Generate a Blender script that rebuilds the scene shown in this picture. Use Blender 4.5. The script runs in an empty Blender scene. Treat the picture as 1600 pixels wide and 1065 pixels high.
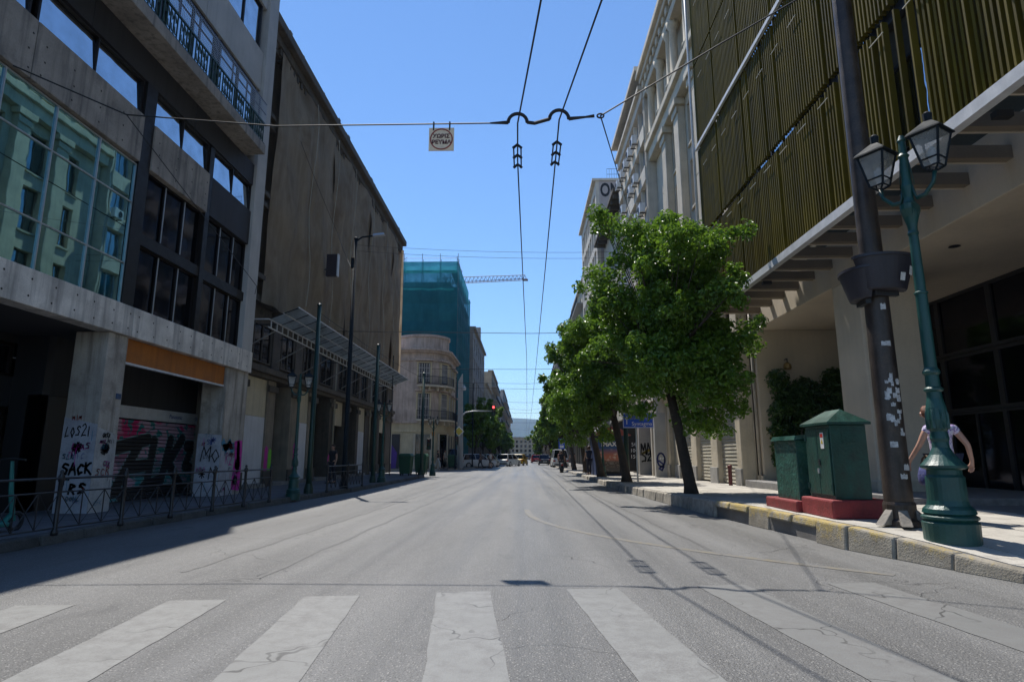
import bpy, bmesh, math, random
from mathutils import Vector, Matrix, Euler, noise
R = math.radians
SC = bpy.context.scene
COL = SC.collection
# ------------------------------------------------------------------ camera, sky, sun, exposure
cam_d = bpy.data.cameras.new('camera'); cam = bpy.data.objects.new('camera', cam_d); COL.objects.link(cam)
cam.location = (0, 0, 1.3)
cam.rotation_euler = (R(90 + 10.70), 0, R(1.185))
cam_d.sensor_width = 36; cam_d.lens = 36 * 950 / 1600
cam_d.clip_start = .05; cam_d.clip_end = 9000
SC.camera = cam
SUN = Vector((-.215, .48, 1)).normalized()
world = bpy.data.worlds.new('World'); SC.world = world; world.use_nodes = True
wn = world.node_tree.nodes; wl = world.node_tree.links
sky = wn.new('ShaderNodeTexSky'); sky.sky_type = 'NISHITA'; sky.sun_disc = False
sky.sun_elevation = math.asin(SUN.z); sky.sun_rotation = math.atan2(SUN.x, SUN.y)
sky.altitude = 100; sky.air_density = 1.25; sky.dust_density = 0; sky.ozone_density = 10
wn['Background'].inputs['Strength'].default_value = .13
wl.new(sky.outputs[0], wn['Background'].inputs['Color'])
sun_d = bpy.data.lights.new('sun', 'SUN'); sun_d.energy = 5.0; sun_d.angle = R(.53); sun_d.color = (1, .95, .87)
sun = bpy.data.objects.new('sun', sun_d); COL.objects.link(sun)
sun.rotation_euler = SUN.to_track_quat('Z', 'Y').to_euler(); sun.location = (-20, 40, 80)
SC.view_settings.view_transform = 'Standard'; SC.view_settings.look = 'None'
SC.view_settings.exposure = .3; SC.view_settings.gamma = 1

# ------------------------------------------------------------------ helpers
def lerp(a, b, t): return a + (b - a) * t
def interp(tab, t):
    if t <= tab[0][0]: return tab[0][1]
    for (a, va), (b, vb) in zip(tab, tab[1:]):
        if t <= b: return lerp(va, vb, (t - a) / (b - a))
    return tab[-1][1]

class MB:
    def __init__(s): s.v = []; s.f = []
    def poly(s, pts):
        n = len(s.v); s.v += [tuple(p) for p in pts]; s.f.append(tuple(range(n, n + len(pts)))); return s
    def box(s, x0, x1, y0, y1, z0, z1):
        n = len(s.v)
        s.v += [(x0, y0, z0), (x1, y0, z0), (x1, y1, z0), (x0, y1, z0), (x0, y0, z1), (x1, y0, z1), (x1, y1, z1), (x0, y1, z1)]
        s.f += [(n, n+3, n+2, n+1), (n+4, n+5, n+6, n+7), (n, n+1, n+5, n+4), (n+1, n+2, n+6, n+5), (n+2, n+3, n+7, n+6), (n+3, n, n+4, n+7)]
        return s
    def hexa(s, b, t):
        n = len(s.v); s.v += [tuple(p) for p in b] + [tuple(p) for p in t]; k = len(b)
        s.f.append(tuple(n + i for i in reversed(range(k)))); s.f.append(tuple(n + k + i for i in range(k)))
        for i in range(k): j = (i + 1) % k; s.f.append((n+i, n+j, n+k+j, n+k+i))
        return s
    def loft(s, rings, cap=True):
        n = len(s.v); k = len(rings[0])
        for r in rings: s.v += [tuple(p) for p in r]
        for a in range(len(rings) - 1):
            for i in range(k):
                j = (i + 1) % k; s.f.append((n+a*k+i, n+a*k+j, n+(a+1)*k+j, n+(a+1)*k+i))
        if cap:
            s.f.append(tuple(n + i for i in reversed(range(k)))); m = n + (len(rings)-1)*k; s.f.append(tuple(m + i for i in range(k)))
        return s
    def tube(s, pts, r, n=8, cap=True):
        pts = [Vector(p) for p in pts]; rs = r if isinstance(r, (list, tuple)) else [r] * len(pts); rings = []
        ref = None
        for i, p in enumerate(pts):
            d = (pts[min(i+1, len(pts)-1)] - pts[max(i-1, 0)]).normalized()
            if ref is None: ref = Vector((0, 0, 1)) if abs(d.z) < .9 else Vector((1, 0, 0))
            a = d.cross(ref).normalized(); b = a.cross(d).normalized(); ref = b
            rings.append([p + a * (math.cos(2*math.pi*k/n) * rs[i]) + b * (math.sin(2*math.pi*k/n) * rs[i]) for k in range(n)])
        return s.loft([list(reversed(q)) for q in rings], cap)
    def lathe(s, prof, n=24, c=(0, 0, 0)):
        return s.loft([[(c[0] + r*math.cos(2*math.pi*k/n), c[1] + r*math.sin(2*math.pi*k/n), c[2] + z) for k in range(n)] for r, z in prof])
    def xf(s, m, i0=0):
        for i in range(i0, len(s.v)): s.v[i] = tuple(m @ Vector(s.v[i]))
        return s
    def mesh(s, name, mat, smooth=False):
        me = bpy.data.meshes.new(name); me.from_pydata(s.v, [], s.f); me.update()
        if mat: me.materials.append(mat)
        if smooth:
            for p in me.polygons: p.use_smooth = True
        return me
    def build(s, name, mat, parent=None, smooth=False, bevel=0, kind=None):
        return obj(name, s.mesh(name, mat, smooth), parent, bevel=bevel, kind=kind)

def obj(name, me, parent=None, loc=None, rot=None, scale=None, bevel=0, kind=None):
    """meshes of parts are written in world coordinates; parent inverse keeps them there"""
    o = bpy.data.objects.new(name, me); COL.objects.link(o)
    if loc is not None: o.location = loc
    if rot is not None: o.rotation_euler = rot
    if scale is not None: o.scale = scale if hasattr(scale, '__len__') else (scale,) * 3
    if parent is not None:
        o.parent = parent; o.matrix_parent_inverse = WM[parent.name].inverted()
        base = WM[parent.name] @ o.matrix_parent_inverse
    else: base = Matrix()
    WM[o.name] = base @ Matrix.LocRotScale(o.location, o.rotation_euler, o.scale)
    if bevel:
        m = o.modifiers.new('bevel', 'BEVEL'); m.width = bevel; m.segments = 2; m.limit_method = 'ANGLE'
    if kind: o['kind'] = kind
    return o
WM = {}
def thing(name, label, cat, loc=(0, 0, 0), group=None, kind=None):
    o = obj(name, None, loc=loc); o['label'] = label
    o.empty_display_size = .2
    if cat: o['category'] = cat
    if group: o['group'] = group
    if kind: o['kind'] = kind
    return o
def tag(o, label, cat, group=None):
    o['label'] = label; o['category'] = cat
    if group: o['group'] = group
    return o
def structure(o): o['kind'] = 'structure'; return o
def copy_tree(src, loc, rz, label, group=None, parent=None, scale=None):
    """copy a thing built around the origin, with its parts and sub-parts"""
    c = src.copy(); COL.objects.link(c)
    if parent is None:
        c.location = loc; c.rotation_euler = (0, 0, rz); c['label'] = label
        if scale: c.scale = (scale,) * 3
        if group: c['group'] = group
        WM[c.name] = Matrix.LocRotScale(c.location, c.rotation_euler, c.scale)
    else: c.parent = parent
    for ch in src.children: copy_tree(ch, None, None, None, parent=c)
    return c

# ------------------------------------------------------------------ materials
MATS = {}
def nt(name):
    m = bpy.data.materials.new(name); m.use_nodes = True; t = m.node_tree
    return m, t, t.nodes, t.links, t.nodes['Principled BSDF']
def math_node(N, L, op, a, b=None, c=None, clamp=False):
    n = N.new('ShaderNodeMath'); n.operation = op; n.use_clamp = clamp
    for i, x in enumerate((a, b, c)):
        if x is None: continue
        if isinstance(x, (int, float)): n.inputs[i].default_value = x
        else: L.new(x, n.inputs[i])
    return n.outputs[0]
def mixc(N, L, fac, a, b, mode='MIX'):
    n = N.new('ShaderNodeMix'); n.data_type = 'RGBA'; n.blend_type = mode
    for k, x in ((0, fac), (6, a), (7, b)):
        if isinstance(x, (int, float)): n.inputs[k].default_value = x
        elif isinstance(x, tuple): n.inputs[k].default_value = (*x[:3], 1)
        else: L.new(x, n.inputs[k])
    return n.outputs[2]
def noisen(N, L, vec, scale, detail=4, rough=.55, dist=0):
    n = N.new('ShaderNodeTexNoise'); n.inputs['Scale'].default_value = scale; n.inputs['Detail'].default_value = detail
    n.inputs['Roughness'].default_value = rough; n.inputs['Distortion'].default_value = dist
    L.new(vec, n.inputs['Vector']); return n.outputs[0]
def ramp(N, L, x, a, b, va=0., vb=1.):
    n = N.new('ShaderNodeMapRange'); n.inputs[1].default_value = a; n.inputs[2].default_value = b
    n.inputs[3].default_value = va; n.inputs[4].default_value = vb; n.clamp = True; L.new(x, n.inputs[0]); return n.outputs[0]
def vscale(N, L, vec, s):
    n = N.new('ShaderNodeVectorMath'); n.operation = 'MULTIPLY'; L.new(vec, n.inputs[0]); n.inputs[1].default_value = s; return n.outputs[0]
def pos(N): return N.new('ShaderNodeNewGeometry').outputs['Position']

def pbr(name, col, rough=.8, var=.2, scale=1.5, bump=.15, bscale=30, metal=0, streak=0, streak_col=None, spots=0, spot_col=(.03, .03, .03), spot_scale=2, rand=.08, spec=.5):
    if name in MATS: return MATS[name]
    m, t, N, L, B = nt(name); p = pos(N)
    n1 = noisen(N, L, p, scale, 5); n2 = noisen(N, L, p, bscale, 3)
    f = ramp(N, L, n1, .3, .7, 1 - var, 1 + var)
    f2 = ramp(N, L, n2, .25, .75, 1 - var * .5, 1 + var * .5)
    f = math_node(N, L, 'MULTIPLY', f, f2)
    if rand:
        oi = N.new('ShaderNodeObjectInfo').outputs['Random']
        f = math_node(N, L, 'MULTIPLY', f, ramp(N, L, oi, 0, 1, 1 - rand, 1 + rand))
    c = N.new('ShaderNodeVectorMath'); c.operation = 'SCALE'; c.inputs[0].default_value = col[:3]; L.new(f, c.inputs['Scale'])
    c = c.outputs[0]
    if streak:
        s = noisen(N, L, vscale(N, L, p, (5, 5, .35)), 1.3, 5, .6)
        s = ramp(N, L, s, .48, .72, 0, streak)
        c = mixc(N, L, s, c, streak_col or tuple(x * .3 for x in col))
    if spots:
        s = ramp(N, L, noisen(N, L, p, spot_scale, 6, .65), .56, .66, 0, spots)
        c = mixc(N, L, s, c, spot_col)
    L.new(c, B.inputs['Base Color'])
    B.inputs['Roughness'].default_value = rough; B.inputs['Metallic'].default_value = metal
    B.inputs['Specular IOR Level'].default_value = spec
    r = ramp(N, L, n1, .3, .7, max(rough - .1, 0), min(rough + .1, 1)); L.new(r, B.inputs['Roughness'])
    if bump:
        b = N.new('ShaderNodeBump'); b.inputs['Strength'].default_value = bump; b.inputs['Distance'].default_value = .02
        L.new(n2, b.inputs['Height']); L.new(b.outputs[0], B.inputs['Normal'])
    MATS[name] = m; return m
def flat(name, col, rough=.5, metal=0, emit=0):
    if name in MATS: return MATS[name]
    m, t, N, L, B = nt(name); p = pos(N)
    f = ramp(N, L, noisen(N, L, p, 6, 4), .3, .7, .85, 1.12)
    c = N.new('ShaderNodeVectorMath'); c.operation = 'SCALE'; c.inputs[0].default_value = col[:3]; L.new(f, c.inputs['Scale'])
    L.new(c.outputs[0], B.inputs['Base Color']); B.inputs['Roughness'].default_value = rough; B.inputs['Metallic'].default_value = metal
    if emit: B.inputs['Emission Color'].default_value = (*col[:3], 1); B.inputs['Emission Strength'].default_value = emit
    MATS[name] = m; return m
def glass(name, tint, rough=.03, wave=.04, dark=(.01, .014, .018), fac=.75):
    """coated window glass: a strong tinted mirror over a dark room"""
    if name in MATS: return MATS[name]
    m, t, N, L, B = nt(name); p = pos(N)
    B.inputs['Metallic'].default_value = 1; B.inputs['Roughness'].default_value = rough; B.inputs['Base Color'].default_value = (*tint, 1)
    b = N.new('ShaderNodeBump'); b.inputs['Strength'].default_value = wave; b.inputs['Distance'].default_value = .15
    oi = N.new('ShaderNodeObjectInfo'); va = N.new('ShaderNodeVectorMath'); va.operation = 'ADD'; L.new(p, va.inputs[0]); L.new(oi.outputs['Random'], va.inputs[1])
    L.new(noisen(N, L, va.outputs[0], .9, 2), b.inputs['Height']); L.new(b.outputs[0], B.inputs['Normal'])
    d = N.new('ShaderNodeBsdfDiffuse'); d.inputs[0].default_value = (*dark, 1)
    mx = N.new('ShaderNodeMixShader'); 
    dirt = ramp(N, L, noisen(N, L, p, 2.5, 5), .3, .8, fac, fac - .25); L.new(dirt, mx.inputs[0])
    L.new(d.outputs[0], mx.inputs[1]); L.new(B.outputs[0], mx.inputs[2]); L.new(mx.outputs[0], N['Material Output'].inputs[0])
    MATS[name] = m; return m
def see_through(name, col, alpha, rough=.2, metal=0):
    if name in MATS: return MATS[name]
    m, t, N, L, B = nt(name)
    B.inputs['Base Color'].default_value = (*col, 1); B.inputs['Roughness'].default_value = rough; B.inputs['Metallic'].default_value = metal
    tr = N.new('ShaderNodeBsdfTransparent'); mx = N.new('ShaderNodeMixShader')
    p = pos(N); a = ramp(N, L, noisen(N, L, p, 3, 4), .3, .7, alpha - .12, alpha + .1); L.new(a, mx.inputs[0])
    L.new(tr.outputs[0], mx.inputs[1]); L.new(B.outputs[0], mx.inputs[2]); L.new(mx.outputs[0], N['Material Output'].inputs[0])
    MATS[name] = m; return m

def asphalt_mat():
    m, t, N, L, B = nt('asphalt'); p = pos(N)
    big = noisen(N, L, vscale(N, L, p, (1, .18, 1)), .8, 5, .6)
    trk = noisen(N, L, vscale(N, L, p, (1.6, .03, 1)), 1.1, 3)
    fine = noisen(N, L, p, 90, 2, .7)
    vo = N.new('ShaderNodeTexVoronoi'); vo.inputs['Scale'].default_value = 62; L.new(p, vo.inputs['Vector'])
    f = math_node(N, L, 'MULTIPLY', ramp(N, L, big, .3, .7, .76, 1.2), ramp(N, L, trk, .35, .65, .8, 1.16))
    f = math_node(N, L, 'MULTIPLY', f, ramp(N, L, fine, .3, .7, .6, 1.4))
    c = N.new('ShaderNodeVectorMath'); c.operation = 'SCALE'; c.inputs[0].default_value = (.136, .135, .132); L.new(f, c.inputs['Scale']); c = c.outputs[0]
    sp = N.new('ShaderNodeSeparateColor'); L.new(vo.outputs['Color'], sp.inputs[0])
    s = ramp(N, L, sp.outputs[0], .7, .9); near = ramp(N, L, vo.outputs['Distance'], .42, .3)
    s = math_node(N, L, 'MULTIPLY', s, near); dk = math_node(N, L, 'MULTIPLY', ramp(N, L, sp.outputs[1], .6, .8), near); c = mixc(N, L, dk, c, (.075, .074, .072)); c = mixc(N, L, s, c, (.31, .30, .28))
    # cracks
    wp = N.new('ShaderNodeVectorMath'); wp.operation = 'MULTIPLY_ADD'; nz = N.new('ShaderNodeTexNoise'); nz.inputs['Scale'].default_value = 1.6; L.new(p, nz.inputs['Vector'])
    L.new(nz.outputs['Color'], wp.inputs[0]); wp.inputs[1].default_value = (1.2, 1.2, 0); L.new(p, wp.inputs[2])
    v2 = N.new('ShaderNodeTexVoronoi'); v2.feature = 'DISTANCE_TO_EDGE'; v2.inputs['Scale'].default_value = .55; L.new(wp.outputs[0], v2.inputs['Vector'])
    cr = ramp(N, L, v2.outputs['Distance'], .002, .007, 1, 0)
    cr = math_node(N, L, 'MULTIPLY', cr, ramp(N, L, noisen(N, L, p, .35, 3), .5, .62, 0, .6))
    c = mixc(N, L, cr, c, (.02, .02, .02))
    oil = math_node(N, L, 'MULTIPLY', ramp(N, L, noisen(N, L, vscale(N, L, p, (1, .35, 1)), 2.3, 5, .6), .6, .72, 0, .5), ramp(N, L, trk, .4, .55)); c = mixc(N, L, oil, c, (.05, .05, .052))
    L.new(c, B.inputs['Base Color']); L.new(ramp(N, L, trk, .3, .7, .42, .66), B.inputs['Roughness'])
    h = math_node(N, L, 'ADD', math_node(N, L, 'MULTIPLY', vo.outputs['Distance'], -.6), math_node(N, L, 'MULTIPLY', cr, -1.5)); h = math_node(N, L, 'ADD', h, fine)
    b = N.new('ShaderNodeBump'); b.inputs['Strength'].default_value = .7; b.inputs['Distance'].default_value = .015; L.new(h, b.inputs['Height']); L.new(b.outputs[0], B.inputs['Normal'])
    return m
def paint_mat(name, col, wear, under=(.15, .147, .142)):
    m, t, N, L, B = nt(name); p = pos(N)
    n = noisen(N, L, p, 7, 8, .7); n2 = noisen(N, L, p, .9, 3); fine = noisen(N, L, p, 80, 2, .7)
    k = math_node(N, L, 'ADD', math_node(N, L, 'MULTIPLY', n, .55), math_node(N, L, 'MULTIPLY', n2, .25)); k = math_node(N, L, 'ADD', k, math_node(N, L, 'MULTIPLY', fine, .25))
    f = ramp(N, L, k, wear - .07, wear + .09)
    cc = mixc(N, L, ramp(N, L, n2, .3, .7), col, tuple(x * .75 for x in col))
    c = mixc(N, L, f, under, cc)
    wp = N.new('ShaderNodeVectorMath'); wp.operation = 'MULTIPLY_ADD'; nz = N.new('ShaderNodeTexNoise'); nz.inputs['Scale'].default_value = 2.6; L.new(p, nz.inputs['Vector'])
    L.new(nz.outputs['Color'], wp.inputs[0]); wp.inputs[1].default_value = (.8, .8, 0); L.new(p, wp.inputs[2])
    v2 = N.new('ShaderNodeTexVoronoi'); v2.feature = 'DISTANCE_TO_EDGE'; v2.inputs['Scale'].default_value = 1.3; L.new(wp.outputs[0], v2.inputs['Vector'])
    cr = math_node(N, L, 'MULTIPLY', ramp(N, L, v2.outputs['Distance'], .006, .016, .8, 0), ramp(N, L, noisen(N, L, p, .8, 3), .46, .58))
    c = mixc(N, L, cr, c, (.03, .03, .03))
    L.new(c, B.inputs['Base Color']); B.inputs['Roughness'].default_value = .6
    b = N.new('ShaderNodeBump'); b.inputs['Strength'].default_value = .35; b.inputs['Distance'].default_value = .008; L.new(fine, b.inputs['Height']); L.new(b.outputs[0], B.inputs['Normal'])
    return m
def leaf_mat(name, c0, c1, trans=.35):
    m, t, N, L, B = nt(name); g = N.new('ShaderNodeNewGeometry')
    n = noisen(N, L, g.outputs['Position'], 1.2, 3)
    k = math_node(N, L, 'ADD', math_node(N, L, 'MULTIPLY', g.outputs['Random Per Island'], .65), math_node(N, L, 'MULTIPLY', n, .5), clamp=True)
    c = mixc(N, L, k, c0, c1); L.new(c, B.inputs['Base Color']); B.inputs['Roughness'].default_value = .38
    tl = N.new('ShaderNodeBsdfTranslucent'); L.new(mixc(N, L, .5, c, (.20, .34, .03)), tl.inputs[0])
    mx = N.new('ShaderNodeMixShader'); mx.inputs[0].default_value = trans
    L.new(B.outputs[0], mx.inputs[1]); L.new(tl.outputs[0], mx.inputs[2]); L.new(mx.outputs[0], N['Material Output'].inputs[0]); return m
def bark_mat():
    return pbr('bark', (.055, .042, .032), .9, .35, 6, .9, 35, streak=.4, streak_col=(.02, .016, .012))

ASPH = asphalt_mat()
CONC = pbr('board_marked_concrete', (.30, .27, .235), .85, .25, 1.4, .3, 45, streak=.8, streak_col=(.09, .085, .08), spots=.35, spot_col=(.1, .09, .08))
CONC_L = pbr('pale_concrete', (.42, .41, .39), .85, .12, 1.2, .2, 40, streak=.25, streak_col=(.22, .21, .2))
CONC_W = pbr('warm_pale_concrete', (.55, .50, .42), .85, .14, 1.2, .2, 40, streak=.35, streak_col=(.25, .22, .18))
CONC_F = pbr('smooth_beige_concrete', (.54, .465, .36), .8, .1, .8, .12, 30, streak=.12, streak_col=(.22, .2, .17))
STONE_G = pbr('limestone', (.54, .475, .365), .85, .14, 1.2, .25, 22, streak=.3, streak_col=(.2, .18, .15))
STONE_B = pbr('blackened_stone', (.10, .084, .066), .9, .3, 1.5, .5, 18, streak=.6, streak_col=(.04, .036, .03), spots=.5)
PINK = pbr('faded_pink_stucco', (.48, .385, .32), .9, .2, 1.3, .25, 20, streak=.65, streak_col=(.2, .155, .13), spots=.3, spot_col=(.3, .25, .2))
CREAM = pbr('cream_stucco', (.52, .44, .29), .9, .14, 1.3, .2, 20, streak=.35, streak_col=(.22, .19, .13))
CONC_P = pbr('pale_fascia_concrete', (.66, .62, .56), .85, .28, 1.6, .3, 45, streak=.75, streak_col=(.2, .19, .18), spots=.3, spot_col=(.25, .23, .21))
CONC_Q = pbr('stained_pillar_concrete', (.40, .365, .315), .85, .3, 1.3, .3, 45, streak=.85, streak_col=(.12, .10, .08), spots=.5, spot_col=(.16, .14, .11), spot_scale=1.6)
DARKIN = pbr('dark_interior', (.025, .024, .024), .9, .2, 2, .1)
DARKMET = pbr('dark_steel', (.035, .035, .038), .5, .2, 6, .1, 60, metal=.4)
BRONZE = pbr('brown_anodised_frame', (.014, .010, .008), .5, .2, 6, .05, 60, metal=.3)
ALU = pbr('aluminium', (.5, .51, .52), .4, .1, 6, .05, 60, metal=.7)
WHITEMET = pbr('white_painted_metal', (.6, .61, .62), .5, .12, 4, .05, 60, streak=.2, streak_col=(.3, .28, .25))
GREENP = pbr('green_pole_paint', (.008, .036, .026), .45, .25, 5, .12, 70, streak=.3, streak_col=(.03, .05, .035), spots=.25, spot_col=(.05, .06, .045), spot_scale=9)
GREENL = pbr('green_lamp_paint', (.008, .058, .05), .4, .2, 5, .2, 60, spots=.25, spot_col=(.01, .05, .045), spot_scale=8)
GREENC = pbr('green_cabinet_paint', (.010, .06, .044), .42, .3, 4, .5, 28, spots=.55, spot_col=(.016, .03, .022), spot_scale=6, streak=.5, streak_col=(.03, .045, .03))
BLACKP = pbr('black_railing_paint', (.02, .02, .022), .45, .2, 6, .1, 60)
BLUEP = pbr('blue_black_pole_paint', (.012, .018, .024), .75, .25, 5, .12, 70, streak=.3, streak_col=(.02, .018, .015), spec=.2)
RUST = pbr('rusty_steel_pole', (.06, .046, .038), .45, .35, 3, .25, 40, metal=.35, streak=.5, streak_col=(.025, .02, .02), spots=.35, spot_col=(.12, .08, .05), spot_scale=5)
WIRE = flat('wire_black', (.012, .012, .014), .6)
GOLD = pbr('gold_anodised_fin', (.105, .082, .010), .6, .15, 2, .05, 40, metal=0, spec=.15, rand=.28, streak=.25, streak_col=(.07, .055, .012))
TEALG = glass('teal_glass', (.26, .50, .53), .015, .010, (.004, .02, .022), .8)
BLUEG = glass('window_glass', (.62, .68, .74), .02, .03, (.008, .01, .012), .85)
DARKG = glass('dark_glass', (.07, .07, .085), .06, .03, (.004, .004, .005), .6)
OFFG = glass('office_glass', (.45, .52, .58), .04, .03, (.02, .026, .03), .7)
WHITEP = flat('white_print', (.75, .75, .73)); BLACKPR = flat('black_print', (.012, .012, .013), .6)
KERBM = pbr('worn_kerb_stone', (.34, .31, .26), .9, .3, 5, .7, 35, spots=.5, spot_col=(.07, .065, .055), spot_scale=6, rand=.15)
SLAB = pbr('paving_slab', (.41, .385, .34), .85, .2, 1.6, .25, 50, spots=.5, spot_col=(.2, .185, .16), spot_scale=3, rand=.1)
SLAB_L = pbr('shade_dark_slab', (.10, .102, .11), .8, .16, 1.6, .25, 50, spots=.25, spot_col=(.14, .135, .13), spot_scale=3, rand=.12)  # base colour darkened and blued to imitate the left pavement's shade
KERB_L = pbr('shade_dark_kerb_stone', (.09, .087, .08), .9, .3, 5, .7, 35, spots=.5, spot_col=(.05, .045, .04), spot_scale=6, rand=.15)  # darker copy of the kerb stone, left-side shade put into its colour
LEAF = leaf_mat('leaf', (.03, .095, .010), (.17, .30, .03))
LEAF_D = leaf_mat('ivy_leaf', (.02, .05, .012), (.05, .11, .025), .25)
LEAF_F = leaf_mat('far_leaf', (.05, .12, .014), (.19, .31, .04))
BARK = bark_mat()

def text_mesh(body, size, mat, extrude=.002, bold=0):
    cu = bpy.data.curves.new('t', 'FONT'); cu.body = body; cu.size = size; cu.extrude = extrude; cu.align_x = 'CENTER'; cu.align_y = 'CENTER'; cu.offset = bold
    cu.resolution_u = 3
    o = bpy.data.objects.new('t', cu); COL.objects.link(o)
    dg = bpy.context.evaluated_depsgraph_get(); me = bpy.data.meshes.new_from_object(o.evaluated_get(dg))
    bpy.data.objects.remove(o); bpy.data.curves.remove(cu)
    me.materials.clear(); me.materials.append(mat); return me
FACE_CAM = (R(90), 0, 0); FACE_R = (R(90), 0, R(90)); FACE_L = (R(90), 0, R(-90))
def text(body, size, mat, loc, rot, parent, name='lettering', extrude=.002, bold=0, sx=1):
    return obj(name, text_mesh(body, size, mat, extrude, bold), parent, loc, rot, (sx, 1, 1))
def ribbon(strokes, w, place, mat, name, parent, label=None):
    """hand-sprayed strokes: flat ribbons; place(u,v) -> xyz on the wall"""
    mb = MB()
    for st in strokes:
        for (a, b) in zip(st, st[1:]):
            a = Vector(a); b = Vector(b); d = (b - a)
            if d.length < 1e-4: continue
            d.normalize(); n = Vector((-d.y, d.x)) * w / 2; a = a - d * w * .35; b = b + d * w * .35
            mb.poly([place(*(a + n)), place(*(a - n)), place(*(b - n)), place(*(b + n))])
    o = mb.build(name, mat, parent)
    if label: o['label'] = label
    return o
GL = {'S': [[(.9, .9), (.3, 1), (.1, .75), (.8, .45), (.7, .1), (0, .05)]], 'A': [[(0, 0), (.5, 1), (.9, 0)], [(.2, .4), (.8, .4)]], 'C': [[(.9, .85), (.4, 1), (.05, .5), (.4, 0), (.9, .2)]],
      'K': [[(.1, 1), (.1, 0)], [(.9, 1), (.1, .5), (1, -.1)]], 'T': [[(0, .9), (1, 1)], [(.5, .95), (.4, 0)]], 'R': [[(.1, 0), (.1, 1), (.8, .8), (.2, .5), (.9, 0)]],
      'L': [[(.2, 1), (0, 0), (.8, .1)]], 'O': [[(.5, 1), (.05, .5), (.5, 0), (.95, .5), (.5, 1)]], 'I': [[(.4, 1), (.5, 0)]], '2': [[(.1, .8), (.5, 1), (.85, .7), (.1, 0), (1, .05)]], 'F': [[(.1, 0), (.15, 1), (.9, .95)], [(.1, .55), (.7, .55)]],
      'N': [[(0, 0), (.1, 1), (.8, 0), (.9, 1)]], 'M': [[(0, 0), (.1, 1), (.5, .4), (.85, 1), (1, 0)]], '*': [[(.1, .5), (.9, .5)], [(.5, .05), (.5, .95)], [(.2, .2), (.8, .8)], [(.2, .8), (.8, .2)]]}
RG = random.Random(77)
def scrawl(word, u0, v0, cw, ch, gap=.25):
    out = []
    for i, c in enumerate(word):
        sl, dy_, sc_ = RG.uniform(-.05, .25), RG.uniform(-.12, .12), RG.uniform(.85, 1.2)
        for st in GL.get(c, []):
            pts_ = [(u0 + (i * (1 + gap) + x * sc_ + sl * y) * cw, v0 + (y * sc_ + dy_) * ch) for x, y in st]; fine_ = []
            for (ax, ay), (bx, by) in zip(pts_, pts_[1:]):
                for q in range(5): t_ = q / 5; fine_.append((lerp(ax, bx, t_) + RG.uniform(-.03, .03) * cw, lerp(ay, by, t_) + RG.uniform(-.03, .03) * ch + .06 * ch * math.sin(t_ * math.pi)))
            out.append(fine_ + [pts_[-1]])
    return out

# ================================================================== THE SETTING: ground, road, pavements
structure(MB().poly([(-900, -400, -.03), (900, -400, -.03), (900, 5200, -.03), (-900, 5200, -.03)]).build('ground', pbr('far_ground', (.16, .155, .145), .9, .2, .2, 0)))
rd = MB()
for i in range(60):
    y0 = -14 + i * 6; rd.poly([(-60, y0, 0), (12, y0, 0), (12, y0 + 6, 0), (-60, y0 + 6, 0)])
road = structure(rd.build('road', ASPH))
# hill range far down the street
hl = MB(); nx = 60; rows = []
for j in range(9):
    row = []
    for i in range(nx + 1):
        x = lerp(-2600, 2600, i / nx); d = j / 8
        h = (225 + 60 * noise.noise(Vector((x / 700, 3.1, 0))) + 22 * noise.noise(Vector((x / 160, j * .7, 1)))) * math.sin(min(d * 1.25, 1) * math.pi / 2) - (0 if j else 5)
        row.append((x, 2900 + d * 900, h))
    rows.append(row)
for a, b in zip(rows, rows[1:]):
    for i in range(nx): hl.poly([a[i], a[i+1], b[i+1], b[i]])
structure(hl.build('hill', pbr('scrub_hillside', (.045, .062, .035), .95, .3, .01, 0, .05), smooth=True))

ZR = [(3, .05), (6, .07), (7, .14), (8, .25), (9, .33), (13, .35), (18, .27), (27, .2), (45, .15), (400, .15)]
def zr(y): return interp(ZR, y)
KR = [(7.6, 2.6), (6.3, 5.2), (5.15, 6.75), (4.82, 7.87), (4.5, 9.1), (4.4, 11), (4.2, 12.75), (4.05, 15.75), (3.9, 17.85), (3.6, 24.5), (3.5, 43), (3.5, 90), (3.5, 330)]
KL = [(-7.4, 2), (-7.1, 8.5), (-7.12, 11.1), (-6.8, 16.5), (-6.3, 23), (-6.2, 30), (-6.15, 38), (-6.5, 40.2), (-7.6, 41.3), (-9.5, 41.8), (-16, 42.2)]
KC = [(-16, 55.2), (-9.4, 55.6), (-7.2, 57), (-5.9, 60), (-5.4, 65), (-5.2, 80), (-5.2, 330)]
def kx(K, y):
    return interp([(b, a) for a, b in K], y)
def resample(path, step, lim):
    out = [Vector(path[0])]; acc = 0
    for a, b in zip(path, path[1:]):
        a = Vector(a); b = Vector(b); L_ = (b - a).length; t = step - acc
        while t <= L_:
            out.append(a.lerp(b, t / L_)); t += step
            if len(out) > lim: return out
        acc = L_ - (t - step)
    return out
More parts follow.
